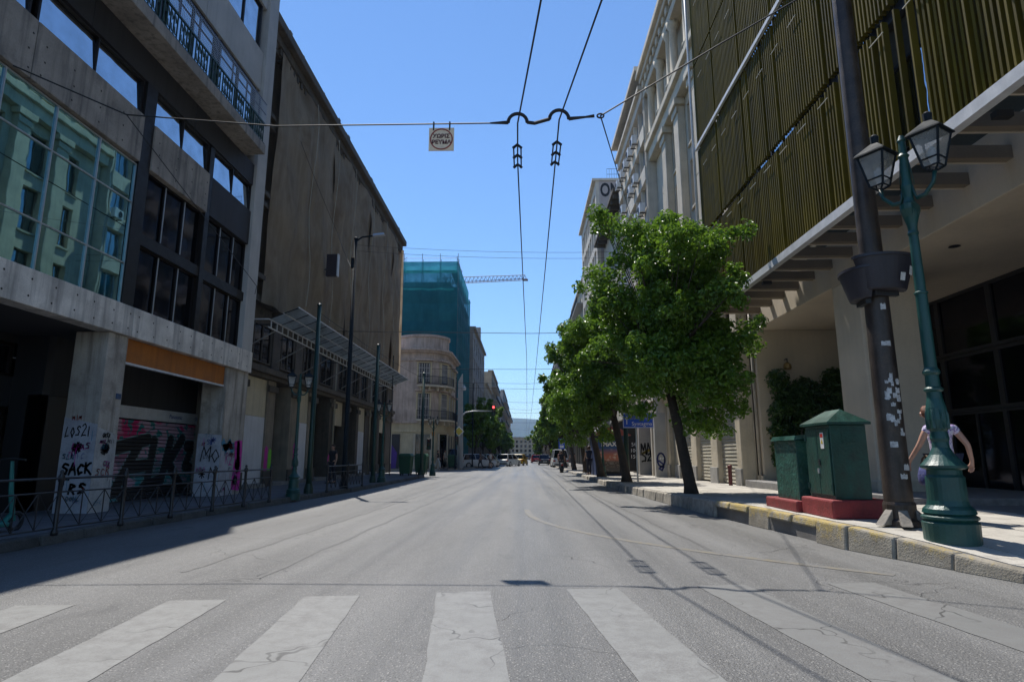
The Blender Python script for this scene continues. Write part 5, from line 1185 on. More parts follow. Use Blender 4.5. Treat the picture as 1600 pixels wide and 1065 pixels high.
c2 = thing('utility_cabinet', 'shorter flat topped green cabinet with blistered paint behind the tall one', 'cabinet', (5.1, 11.7, .53), 'green utility cabinets')
MB().box(4.85, 5.4, 11.15, 12.1, .53, 1.58).build('body', pbr('green_blistered_paint', (.014, .075, .055), .5, .3, 5, 1.2, 16, spots=.5, spot_col=(.04, .1, .08), spot_scale=14), c2, bevel=.01); MB().hexa([(4.8, 11.08, 1.582), (5.45, 11.08, 1.582), (5.45, 12.16, 1.582), (4.8, 12.16, 1.582)], [(4.84, 11.12, 1.66), (5.4, 11.12, 1.7), (5.4, 12.12, 1.7), (4.84, 12.12, 1.66)]).build('lid', GREENC, c2)
for nm, x, y in (('red_bollard', 7.6, 23.2),):
    b = thing('bollard', 'small dark red bollard against the limestone pier', 'bollard', (x, y, .23)); MB().lathe([(.07, .2), (.07, .85), (.09, .87), (.08, .95), (.02, .98)], 12, (x, y, 0)).build('post', pbr('dark_red_paint', (.12, .02, .02), .5), b)

# ================================================================== people
def person(label, loc, rot, h=1.68, shirt=(.3, .3, .3), trousers=(.05, .05, .07), skin=(.42, .24, .17), hair=(.06, .035, .02), pose='walk', shorts=False, sleeve=.5, printed=None, long_hair=False, hands=False, belly=1.0, wide=1.0, head=0):
    t = thing('person', label, 'person', loc, None)
    s = h / 1.70; st = {'walk': .22, 'stand': .04, 'sit': .0}[pose]; T = Matrix.Translation(loc) @ Matrix.Rotation(R(rot), 4, 'Z') @ Matrix.Scale(s, 4) @ Matrix.Scale(wide, 4, (1, 0, 0))
    J = {'pel': (0, 0, .93), 'sp': (0, .01, 1.1), 'ch': (0, -.01, 1.3), 'nk': (0, -.01, 1.45), 'nk2': (0, .01, 1.52), 'hd': (0, .03, 1.6), 'ht': (0, .02, 1.66)}
    for k, sx in (('l', -1), ('r', 1)):
        f = st * sx
        J.update({k+'hip': (sx * .09, 0, .88), k+'kn': (sx * .1, f * .75 + .02, .49), k+'an': (sx * .1, f - (.05 if f < 0 else 0), .09 + (.05 if f < -.1 else 0)), k+'to': (sx * .115, f + .14, .035 + (.01 if f < -.1 else 0)),
                  k+'sh': (sx * .175, -.01, 1.39), k+'el': (sx * .245, -f * .5 - .03, 1.12), k+'wr': (sx * .275, -f * .9 + .06, .88), k+'ha': (sx * .275, -f * .95 + .09, .8)})
    for k in ('hd', 'ht', 'nk2'): J[k] = (J[k][0] + head * (.5 if k == 'nk2' else 1), *J[k][1:])
    RAD = {'pel': .135 * belly, 'sp': .125 * belly, 'ch': .14, 'nk': .065, 'nk2': .055, 'hd': .09, 'ht': .075}
    for k in 'lr': RAD.update({k+'hip': .1, k+'kn': .06, k+'an': .042, k+'to': .04, k+'sh': .062, k+'el': .043, k+'wr': .03, k+'ha': .034})
    E0 = [('pel', 'sp'), ('sp', 'ch'), ('ch', 'nk'), ('nk', 'nk2'), ('nk2', 'hd'), ('hd', 'ht')]
    for k in 'lr': E0 += [('pel', k+'hip'), (k+'hip', k+'kn'), (k+'kn', k+'an'), (k+'an', k+'to'), ('ch', k+'sh'), (k+'sh', k+'el'), (k+'el', k+'wr'), (k+'wr', k+'ha')]
    if hands:
        for k, sx in (('l', -1), ('r', 1)):
            hx, hy, hz = J[k+'ha']
            for i, (dx, dy, ln) in enumerate(((.0, .035, .06), (.004, .012, .075), (.004, -.012, .07), (0, -.034, .055))):
                J[k+'f%d' % i] = (hx, hy + dy, hz - .03); J[k+'g%d' % i] = (hx - sx * .012, hy + dy * 1.1 + .01, hz - .03 - ln); RAD[k+'f%d' % i] = .011; RAD[k+'g%d' % i] = .009; E0 += [(k+'ha', k+'f%d' % i), (k+'f%d' % i, k+'g%d' % i)]
            J[k+'th'] = (hx - sx * .02, hy + .06, hz - .005); RAD[k+'th'] = .011; E0 += [(k+'ha', k+'th')]; RAD[k+'ha'] = .03
    def grow(name, keys, edges, mat, fac, add, sub, root, parent):
        idx = {k: i for i, k in enumerate(keys)}; me = bpy.data.meshes.new(name)
        me.from_pydata([tuple(T @ Vector(PT[k])) for k in keys], [(idx[a], idx[b]) for a, b in edges], []); me.materials.append(mat)
        o = obj(name, me, parent); m = o.modifiers.new('skin', 'SKIN'); lay = me.skin_vertices[0].data
        for k in keys:
            r = (RR[k] * fac + add) * s; fl = .72 if k in ('ch', 'sp', 'pel') else 1
            lay[idx[k]].radius = (r, r * fl); lay[idx[k]].use_root = (k == root)
        m.use_smooth_shade = True; m2 = o.modifiers.new('sub', 'SUBSURF'); m2.levels = sub; m2.render_levels = sub; return o
    PT = dict(J); RR = dict(RAD)
    bd = grow('body', list(J), E0, pbr('skin_%02x%02x%02x' % tuple(int(c * 255) for c in skin), skin, .55, .08, 6, .05), 1, 0, 2, 'pel', t)
    tag_c = lambda c: '%02x%02x%02x' % tuple(int(x * 255) for x in c)
    for k in 'lr':
        PT[k+'sl'] = tuple(Vector(J[k+'sh']).lerp(Vector(J[k+'el']), sleeve * 1.0)); RR[k+'sl'] = .052; PT[k+'cu'] = tuple(Vector(J[k+'hip']).lerp(Vector(J[k+'kn']), .9)) if shorts else J[k+'an']; RR[k+'cu'] = .085 if shorts else .058
    PT['hem'] = (0, .01, .9); RR['hem'] = RAD['pel']; PT['col'] = (0, -.01, 1.42); RR['col'] = .085
    grow('shirt', ['hem', 'sp', 'ch', 'col', 'lsh', 'lsl', 'rsh', 'rsl'], [('hem', 'sp'), ('sp', 'ch'), ('ch', 'col'), ('ch', 'lsh'), ('lsh', 'lsl'), ('ch', 'rsh'), ('rsh', 'rsl')], printed or pbr('cloth_' + tag_c(shirt), shirt, .9, .12, 5, .2, 60), 1.06, .014, 2, 'ch', bd)
    grow('trousers', ['pel', 'lhip', 'rhip'] + (['lcu', 'rcu'] if shorts else ['lkn', 'lcu', 'rkn', 'rcu']), [('pel', 'lhip'), ('pel', 'rhip')] + ([('lhip', 'lcu'), ('rhip', 'rcu')] if shorts else [('lhip', 'lkn'), ('lkn', 'lcu'), ('rhip', 'rkn'), ('rkn', 'rcu')]), pbr('cloth_' + tag_c(trousers), trousers, .9, .12, 5, .2, 60), 1.04, .014, 2, 'pel', bd)
    hm = pbr('hair_' + tag_c(hair), hair, .6, .25, 25, .5, 90); mb = MB(); rings = []
    for i in range(9):
        ph = math.pi * (i + .35) / 12; zz = 1.615 + .115 * math.cos(ph); rr = .108 * math.sin(ph)
        rings.append([(rr * .92 * math.cos(a), .008 - .012 * i / 8 + rr * math.sin(a) * (1.0 if math.sin(a) < 0 else max(.25, 1 - .09 * i)), zz - (.025 if math.sin(a) < 0 else -.01) * i / 8) for a in [2 * math.pi * k / 16 for k in range(16)]])
    if long_hair: rings.append([(x * .9, y - .01, z - .06) for x, y, z in rings[-1]])
    TH = T @ Matrix.Translation((head, 0, 0)) @ Matrix.Scale(1 / wide, 4, (1, 0, 0))
    for i, rg in enumerate(rings): rings[i] = [tuple(TH @ Vector(q)) for q in rg]
    mb.loft(rings).build('hair', hm, bd, smooth=True)
    fc = MB()   # nose, eyes, ears
    fc.hexa([(-.014, .115, 1.565), (.014, .115, 1.565), (0, .142, 1.57)], [(-.006, .112, 1.605), (.006, .112, 1.605), (0, .12, 1.605)])
    for sx in (-1, 1): fc.tube([(sx * .092, .02, 1.56), (sx * .1, .01, 1.59), (sx * .093, .02, 1.62)], .014, 5)
    fc.xf(TH).build('face', bd.data.materials[0], bd, smooth=True)
    ey = MB()
    for sx in (-1, 1): ey.lathe([(.003, -.012), (.012, 0), (.003, .012)], 8, (sx * .034, .112, 1.605))
    ey.xf(TH).build('eyes', BLACKPR, bd)
    shs = MB()
    for k in 'lr':
        a, b = Vector(J[k+'an']), Vector(J[k+'to']); d = Vector((b.x - a.x, b.y - a.y, 0)).normalized(); n = Vector((-d.y, d.x, 0)); z = max(min(a.z, b.z) - .06, 0.0); c = [a.xy.to_3d() - d * .05, b.xy.to_3d() + d * .07]
        shs.hexa([tuple(c[0] + n * .04 + Vector((0, 0, z))), tuple(c[1] + n * .045 + Vector((0, 0, z))), tuple(c[1] - n * .045 + Vector((0, 0, z))), tuple(c[0] - n * .04 + Vector((0, 0, z)))], [tuple(c[0] + n * .035 + Vector((0, 0, z + .09))), tuple(c[1] + n * .03 + Vector((0, 0, z + .05))), tuple(c[1] - n * .03 + Vector((0, 0, z + .05))), tuple(c[0] - n * .035 + Vector((0, 0, z + .09)))])
    shs.xf(T).build('shoes', pbr('shoe_dark', (.04, .035, .03), .6), bd)
    return t
def floral():
    m, t, N, L, B = nt('floral_print'); tc = N.new('ShaderNodeTexCoord').outputs['Object']
    v = N.new('ShaderNodeTexVoronoi'); v.inputs['Scale'].default_value = 30; L.new(tc, v.inputs['Vector'])
    c = mixc(N, L, ramp(N, L, v.outputs['Distance'], .3, .45), (.16, .09, .36), (.62, .58, .7)); c = mixc(N, L, ramp(N, L, noisen(N, L, tc, 9, 4), .55, .62), c, (.3, .2, .45))
    L.new(c, B.inputs['Base Color']); B.inputs['Roughness'].default_value = .9; return m
person('woman from behind in a floral white and purple T-shirt, walking past the lamp post', (6.5, 9.75, .35), 12, 1.7, trousers=(.03, .03, .05), skin=(.5, .28, .2), hair=(.16, .045, .015), printed=floral(), hands=True, belly=1.2, sleeve=.42, wide=1.34, head=-.15)
hb = thing('shoulder_bag', 'dark blue patterned shoulder bag held at the woman\'s left side', 'bag', (6.16, 9.62, .95))
rg = []
for z, w, d in ((.86, .13, .055), (.9, .17, .08), (1.0, .175, .085), (1.12, .14, .055), (1.16, .13, .02)): rg.append([(6.15 + d * math.cos(a), 9.66 + w * math.sin(a), z) for a in [2 * math.pi * k / 14 for k in range(14)]])
MB().loft(rg).build('pouch', pbr('blue_pattern_cloth', (.05, .06, .2), .8, .4, 25, .3, 50, spots=.6, spot_col=(.4, .4, .45), spot_scale=20), hb, smooth=True); MB().tube([(6.15, 9.55, 1.14), (6.17, 9.58, 1.26), (6.18, 9.66, 1.31), (6.17, 9.74, 1.26), (6.15, 9.78, 1.14)], .015, 6).build('strap', pbr('brown_leather', (.1, .06, .03), .6), hb)
person('person in dark clothes standing in front of the boarded ruin', (-8.3, 26.6, .15), 150, 1.62, (.03, .03, .035), (.03, .03, .04), pose='stand')
person('man in a bright blue T-shirt before the purple graffiti', (-11.5, 51.5, .0), 180, 1.6, (.03, .2, .5), (.02, .02, .025), pose='stand')
person('pedestrian in black top and white trousers by the rounded corner', (-8.1, 57.6, .15), -80, 1.68, (.03, .03, .03), (.5, .5, .48))
person('pedestrian in a pale shirt walking just behind the black topped one', (-7.6, 58.6, .15), -75, 1.7, (.4, .36, .3), (.15, .13, .1))
person('dark dressed pedestrian beside the white parked car on the left', (-4.7, 65.5, .0), 100, 1.6, (.05, .05, .05), (.04, .04, .05))
person('man in a white shirt and shorts crossing before the left trees', (-3.7, 66.5, 0), 60, 1.75, (.55, .52, .48), (.12, .1, .09), shorts=True)
person('man in dark shirt leaning by the film poster kiosk', (3.95, 38.2, .18), 20, 1.72, (.03, .04, .07), (.03, .03, .05), pose='stand')
person('pedestrian in a pink top on the far right pavement', (3.75, 66, .15), 0, 1.62, (.5, .25, .27), (.1, .1, .1))
person('pedestrian in black on the far right pavement beside the van', (4.6, 60, .15), 0, 1.7, (.03, .03, .03), (.03, .03, .03))

# ================================================================== railings on the left kerb
def railing(label, pts, group='black crossed bar pedestrian railings'):
    t = thing('pedestrian_railing', label, 'railing', (*pts[0], .15), group)
    for (a, b) in zip(pts, pts[1:]):
        a = Vector((*a, .15)); b = Vector((*b, .15)); d = (b - a); L_ = d.length; d.normalize(); up = Vector((0, 0, 1)); n = max(2, round(L_ / .42))
        MB().tube([tuple(a + up * .82), tuple(b + up * .82)], .02, 6).build('top_rail', BLACKP, t); MB().tube([tuple(a + up * .62), tuple(b + up * .62)], .013, 6).build('middle_rail', BLACKP, t); MB().tube([tuple(a + up * .1), tuple(b + up * .1)], .013, 6).build('bottom_rail', BLACKP, t)
        for k in range(n):
            p, q = a.lerp(b, k / n), a.lerp(b, (k + 1) / n)
            mb = MB().tube([tuple(p + up * .1), tuple(q + up * .62)], .009, 4); mb.tube([tuple(p + up * .62), tuple(q + up * .1)], .009, 4); mb.build('cross_bar', BLACKP, t)
            if k: MB().tube([tuple(p + up * .1), tuple(p + up * .62)], .009, 5).build('baluster', BLACKP, t)
    for p in pts: MB().lathe([(.05, .14), (.05, .2), (.032, .23), (.03, .93), (.045, .95), (.045, 1.0), (.02, 1.04), (.03, 1.07), (.01, 1.1)], 10, (*p, 0)).build('post', BLACKP, t, smooth=True)
    return t
railing('long black railing with crossed bars along the near left kerb', [(-7.05, 6.2), (-7.03, 7.7), (-7.0, 9.27), (-6.85, 10.55), (-6.76, 11.87), (-6.66, 13.24), (-6.52, 14.41), (-6.5, 15.8)])
railing('short black railing between the poles before the ruined block', [(-6.45, 20.2), (-6.35, 22.2), (-6.35, 24.2)])
# e-scooter
es = thing('electric_scooter', 'teal electric scooter parked behind the railing at the left edge', 'scooter', (-8.1, 9.6, .15))
TE = pbr('scooter_teal', (.015, .16, .14), .4); RUB = flat('rubber', (.015, .015, .016), .8); sx, sy = -8.05, 9.75
MB().tube([(sx, sy, .3), (sx - .03, sy - .08, .75), (sx - .05, sy - .12, 1.22)], [.04, .035, .025], 8).build('stem', TE, es); MB().tube([(sx - .28, sy - .1, 1.24), (sx - .05, sy - .13, 1.26), (sx + .2, sy - .16, 1.24)], .018, 6).build('handlebar', RUB, es)
MB().box(sx - .09, sx + .09, sy - 1.0, sy - .15, .23, .3).build('deck', TE, es, bevel=.02); MB().tube([(sx, sy - .2, .27), (sx, sy - .02, .42)], .04, 6).build('neck', TE, es)
for yy in (sy + .04, sy - 1.05): MB().tube([(sx + .13 * math.cos(a), yy + .0 + .13 * math.sin(a) * 0, .29 + .13 * math.sin(a)) for a in [2 * math.pi * k / 16 for k in range(17)]], .035, 6).xf(Matrix.Translation((sx, yy, 0)) @ Matrix.Rotation(R(90), 4, 'Z') @ Matrix.Translation((-sx, -yy, 0))).build('wheel', RUB, es)
MB().box(sx - .06, sx + .06, sy - 1.2, sy - .95, .4, .43).build('mudguard', TE, es)

# ================================================================== poles
def pole(label, x, y, top, mat, r=.085, base=.15, lamp=None):
    t = thing('trolley_pole' if not lamp else 'street_light', label, 'pole' if not lamp else 'street light', (x, y, base), 'green trolley wire poles' if not lamp else None)
    MB().tube([(x, y, base - .05), (x, y, base + 1.1), (x, y, top)], [r * 1.15, r, r * .75], 14).build('shaft', mat, t, smooth=True)
    MB().lathe([(r * 1.7, base), (r * 1.7, base + .12), (r * 1.2, base + .3)], 14, (x, y, 0)).build('base', mat, t); MB().lathe([(r * .85, top), (r * .9, top + .04), (.01, top + .1)], 12, (x, y, 0)).build('cap', mat, t)
    if lamp:
        MB().tube([(x, y, top - .1), (x + .25, y, top + .08), (x + .75, y, top + .14)], .035, 8).build('arm', mat, t); MB().hexa([(x + .68, y - .11, top + .1), (x + 1.15, y - .1, top + .16), (x + 1.15, y + .1, top + .16), (x + .68, y + .11, top + .1)], [(x + .7, y - .08, top + .19), (x + 1.1, y - .07, top + .24), (x + 1.1, y + .07, top + .24), (x + .7, y + .08, top + .19)]).build('lamp_head', ALU, t)
        MB().box(x - .12, x - .0, y - .1, y + .1, top - 1.2, top - .8).build('control_box', mat, t)
    return t
pole('green trolley pole beside the first left lantern lamp', -6.8, 19.5, 6.2, GREENP)
pole('tall blue green street light with arm on the left pavement', -6.63, 22.7, 9.7, BLUEP, .09, lamp=1)
pole('green trolley pole under the far end of the marquee', -6.75, 27.5, 6.3, GREENP)
pole('dark trolley pole beside the bins at the left corner', -6.35, 38.0, 6.4, GREENP, .1)
pole('thin dark pole in front of the pink corner house', -6.4, 56.8, 8.5, BLUEP, .07)
pole('thin dark pole before the far left trees', -5.6, 66, 9.0, BLUEP, .07)
pole('green trolley pole behind the blue direction sign', 4.62, 28.2, 7.0, GREENP, .11, .2)
for k, (x, y) in enumerate(((-8.0, 33), (-8.1, 37))): tag(MB().tube([(x, y, .15), (x, y, 7.4)], .03, 6).build('scaffold_pole', DARKMET), ['thin black upright rod piercing the marquee, the nearer one', 'thin black upright rod piercing the marquee, the farther one'][k], 'pole', 'thin rods through the marquee')
cp = thing('concrete_pylon', 'pale square concrete pylon with a camera before the teal netting', 'pylon', (-6.3, 60.5, .15))
MB().hexa([(-6.6, 60.2, .1), (-6.05, 60.2, .1), (-6.05, 60.8, .1), (-6.6, 60.8, .1)], [(-6.62, 60.3, 8.6), (-6.2, 60.3, 9.4), (-6.2, 60.7, 9.4), (-6.62, 60.7, 8.6)]).build('shaft', CONC_L, cp); MB().lathe([(.15, 7.7), (.2, 7.8), (.18, 8.0), (.05, 8.1)], 12, (-6.0, 60.15, 0)).build('dome_camera', WHITEMET, cp); MB().tube([(-6.2, 60.3, 8.2), (-6.0, 60.15, 8.2), (-6.0, 60.15, 8.05)], .03, 6).build('bracket', WHITEMET, cp)
# traffic lights
HEADM = flat('signal_black', (.015, .016, .016), .5)
def signal_head(parent, x, y, z, lit=None, s_=1):
    h = MB().box(x - .17 * s_, x + .17 * s_, y - .1, y + .12, z, z + .9 * s_).build('signal_head', HEADM, parent, bevel=.02)
    for i, (nm, c) in enumerate((('green', (.01, .06, .03)), ('amber', (.08, .05, .01)), ('red', (.1, .01, .01)))):
        zz = z + (.17 + .28 * i) * s_; on = lit == nm; m_ = flat('lens_' + nm + ('_lit' if on else ''), {'green': (.05, .9, .4), 'amber': (1, .5, .05), 'red': (1, .05, .05)}[nm] if on else c, .3, 0, 5 if on else 0)
        MB().lathe([(.1 * s_, 0), (.09 * s_, .02), (.05 * s_, .03), (.005, .034)], 14).xf(Matrix.Translation((x, y - .101, zz)) @ Matrix.Rotation(R(90), 4, 'X')).build('lens', m_, h)
        MB().tube([(x + .11 * s_ * math.cos(a), y - .16, zz + .11 * s_ * math.sin(a)) for a in [R(-20 + k * 22) for k in range(11)]], .012, 4).build('visor', HEADM, h)
    return h
tm = thing('traffic_light', 'curved mast traffic light with red signal lit over the left lane', 'traffic light', (-6.1, 57, .15))
MB().tube([(-6.1, 57, .1), (-6.1, 57, 4.3), (-5.95, 57, 4.9), (-5.5, 57, 5.3), (-4.8, 57, 5.42), (-2.95, 57, 5.42)], [.1, .085, .08, .07, .06, .05], 10).build('mast', pbr('galvanised_mast', (.33, .34, .34), .45, .1, 3, .05, metal=.4), tm, smooth=True)
signal_head(tm, -2.9, 56.95, 5.0, 'red', 1.05); signal_head(tm, -6.3, 56.85, 2.3, None, .9); MB().box(-.26, .26, -.02, .02, -.26, .26).xf(Matrix.Translation((-6.1, 56.85, 3.55)) @ Matrix.Rotation(R(45), 4, 'Y')).build('priority_sign', flat('sign_yellow', (.55, .42, .05)), tm); MB().box(-.33, .33, -.015, .015, -.33, .33).xf(Matrix.Translation((-6.1, 56.88, 3.55)) @ Matrix.Rotation(R(45), 4, 'Y')).build('sign_border', WHITEP, tm)
t2 = thing('traffic_light', 'low post traffic light between the two bins at the left corner', 'traffic light', (-6.0, 40.2, .15))
MB().tube([(-6.0, 40.2, .1), (-6.0, 40.2, 2.6)], .05, 8).build('post', GREENP, t2); signal_head(t2, -6.25, 40.1, 1.7, None, .8); MB().box(-6.08, -5.92, 40.1, 40.25, 2.6, 2.85).build('amber_beacon', flat('beacon_orange', (.5, .2, .02)), t2)
# bins
def bin_(label, x, y, z=.15, rz=0):
    t = thing('waste_container', label, 'bin', (x, y, z), 'green wheeled waste containers'); m_ = Matrix.Translation((x, y, z)) @ Matrix.Rotation(R(rz), 4, 'Z'); G = pbr('green_bin_plastic', (.02, .08, .04), .5, .2, 3, .1)
    MB().hexa([(-.3, -.42, .12), (.3, -.42, .12), (.3, .42, .12), (-.3, .42, .12)], [(-.38, -.52, 1.12), (.38, -.52, 1.12), (.38, .52, 1.12), (-.38, .52, 1.12)]).xf(m_).build('tub', G, t, bevel=.03); MB().hexa([(-.42, -.55, 1.122), (.42, -.55, 1.122), (.42, .55, 1.122), (-.42, .55, 1.122)], [(-.3, -.5, 1.3), (.3, -.5, 1.3), (.3, .5, 1.3), (-.3, .5, 1.3)]).xf(m_).build('lid', G, t, bevel=.03)
    for a in (-.25, .25):
        for b in (-.35, .35): MB().lathe([(.06, -.03), (.08, -.02), (.08, .02), (.06, .03)], 10).xf(m_ @ Matrix.Translation((a, b, .08)) @ Matrix.Rotation(R(90), 4, 'Y')).build('wheel', RUB, t)
bin_('green waste container left of the dark pole at the corner', -7.15, 37.2); bin_('green waste container right of the dark pole at the corner', -6.5, 38.9); bin_('green waste container at the foot of the concrete pylon', -7.0, 59.6)

# ================================================================== kiosk, signs
ks = thing('kiosk', 'blue street kiosk with a film poster and red curved roof', 'kiosk', (5, 37.5, .18))
BLUEK = pbr('blue_kiosk_panel', (.015, .035, .11), .5, .15, 3, .05)
MB().box(4.15, 6.1, 36.5, 38.9, .15, 2.5).build('body', BLUEK, ks); rr = []
for y in (36.3, 39.1): rr.append([(lerp(4.0, 6.25, k / 10), y, 2.5 + .5 * math.sin(math.pi * k / 10)) for k in range(11)] + [(6.25, y, 2.48), (4.0, y, 2.48)])
MB().loft(rr).build('roof', pbr('red_kiosk_roof', (.24, .05, .04), .5, .2, 4, .05, spots=.5, spot_col=(.4, .38, .33), spot_scale=2), ks); MB().tube([(4.0, 36.28, 2.55), (4.35, 36.28, 2.85)], .09, 8).build('roof_end', WHITEMET, ks)
def poster():
    m, t, N, L, B = nt('film_poster'); p = pos(N); sx = N.new('ShaderNodeSeparateXYZ'); L.new(p, sx.inputs[0]); Z = sx.outputs[2]; n = noisen(N, L, p, 3.5, 6, .65)
    c = mixc(N, L, ramp(N, L, Z, .45, .8), (.09, .075, .07), (.05, .03, .025)); c = mixc(N, L, ramp(N, L, Z, .95, 1.1), c, (.42, .13, .08)); c = mixc(N, L, ramp(N, L, Z, 1.35, 1.75), c, (.03, .08, .22))
    k = math_node(N, L, 'MULTIPLY', ramp(N, L, n, .52, .6), math_node(N, L, 'MULTIPLY', ramp(N, L, Z, .6, 1.2), ramp(N, L, Z, 1.75, 1.3, 0, 1))); c = mixc(N, L, k, c, (.55, .4, .32)); c = mixc(N, L, math_node(N, L, 'MULTIPLY', ramp(N, L, n, .5, .42), ramp(N, L, Z, 1.1, .7)), c, (.28, .24, .2))
    L.new(c, B.inputs['Base Color']); B.inputs['Roughness'].default_value = .25; return m
po = MB().box(4.3, 5.55, 36.46, 36.497, .4, 2.3).build('poster', poster(), ks); text('IMAX', .36, WHITEP, (4.95, 36.455, 1.98), FACE_CAM, po, bold=.012, sx=1.05)
text('ΜΟΝΟ ΣΤΟΥΣ', .09, WHITEP, (4.95, 36.455, 2.22), FACE_CAM, po) if False else None
fr = MB(); fr.box(4.22, 4.298, 36.42, 36.498, .3, 2.4).box(5.552, 5.63, 36.42, 36.498, .3, 2.4).box(4.298, 5.552, 36.42, 36.498, 2.302, 2.4).box(4.298, 5.552, 36.42, 36.498, .3, .398).build('poster_frame', DARKMET, ks)
ds = thing('direction_sign', 'blue direction sign with white arrow on a thin post under the leaves', 'sign', (4.85, 27.3, .2))
MB().tube([(4.95, 27.4, .15), (4.95, 27.4, 3.2)], .04, 8).build('post', ALU, ds); MB().box(4.36, 5.72, 27.31, 27.34, 2.52, 3.18).build('board', flat('sign_blue', (.012, .09, .62), .4), ds)
b_ = MB()
for a in ((4.37, 5.71, 2.53, 2.555), (4.37, 5.71, 3.145, 3.17), (4.37, 4.395, 2.556, 3.144), (5.685, 5.71, 2.556, 3.144)): b_.box(a[0], a[1], 27.304, 27.309, a[2], a[3])
b_.box(4.515, 4.555, 27.304, 27.309, 2.68, 2.92); b_.poly([(4.45, 27.304, 2.9), (4.62, 27.304, 2.9), (4.535, 27.304, 3.04)]); b_.build('arrow_and_border', WHITEP, ds)
text('Syntagma', .24, WHITEP, (5.2, 27.303, 2.7), FACE_CAM, ds); text('Σύνταγμα', .22, flat('sign_yellow_print', (.5, .4, .06)), (5.2, 27.303, 2.98), FACE_CAM, ds)
# shop strip behind the trees: price boards and graffiti on the ribbon office ground floor
pb = thing('price_board', 'black board with white euro prices on the right shop front', 'sign', (7.7, 41.5, .2))
MB().box(6.9, 7.75, 41.4, 41.5, .3, 3.4).build('board', pbr('black_board', (.015, .015, .016), .6), pb)
for i, (w_, z) in enumerate((('5€', 2.05), ('10€', 1.65), ('15€', 1.25))): text(w_, .34, WHITEP, (7.32, 41.395, z), FACE_CAM, pb)
text('GOLD', .3, flat('sign_yellow_print', (.5, .4, .06)), (7.32, 41.395, 2.7), FACE_CAM, pb) if False else None
gw = thing('graffiti_wall', 'pale buttress wall with black and yellow graffiti on the right', 'wall', (7.7, 36.5, .2))
MB().box(6.9, 7.72, 37.4, 37.7, .15, 3.8).build('wall', CONC_L, gw); gp = lambda u, v: (6.95 + u, 37.395, .9 + v); ribbon(scrawl('MN', .05, .5, .28, .6) + scrawl('S2', .1, .05, .25, .5), .08, gp, SPB, 'graffiti', gw); ribbon([[(.15, .55), (.55, .75)]], .14, gp, flat('yellow_spray', (.4, .3, .03)), 'graffiti', gw)
gw2 = thing('graffiti_wall', 'pale buttress wall with a blue scribbled blob on the right', 'wall', (7.7, 33, .2))
MB().box(7.0, 7.6, 33.3, 33.6, .15, 3.6).build('wall', CONC_L, gw2); gp = lambda u, v: (7.02 + u, 33.295, .35 + v); bl = flat('navy_spray', (.02, .03, .16), .6)
ribbon([[(.1 + .2 * math.cos(a) + .17, .75 + .35 * math.sin(a)) for a in [k * .5 for k in range(14)]], [(.15, .7), (.4, .5)], [(.2, .35), (.4, .4), (.3, .2), (.15, .3)]], .09, gp, bl, 'graffiti', gw2); ribbon([[(.22, .8), (.26, .85)], [(.36, .8), (.39, .85)]], .07, lambda u, v: (7.02 + u, 33.29, .35 + v), WHITEP, 'graffiti', gw2)
ps_ = thing('parking_sign', 'blue and white square road sign on the far right kerb', 'sign', (3.7, 62, .15)); MB().tube([(3.7, 62, .1), (3.7, 62, 2.9)], .03, 6).build('post', ALU, ps_); MB().box(3.4, 4.0, 61.9, 61.95, 2.0, 3.0).build('plate', flat('sign_blue', (.012, .09, .62), .4), ps_); MB().lathe([(.2, 0), (.2, .01), (.14, .011)], 20).xf(Matrix.Translation((3.7, 61.89, 2.65)) @ Matrix.Rotation(R(90), 4, 'X')).build('disc', WHITEP, ps_); MB().box(3.5, 3.9, 61.885, 61.895, 2.1, 2.35).build('bar', WHITEP, ps_)

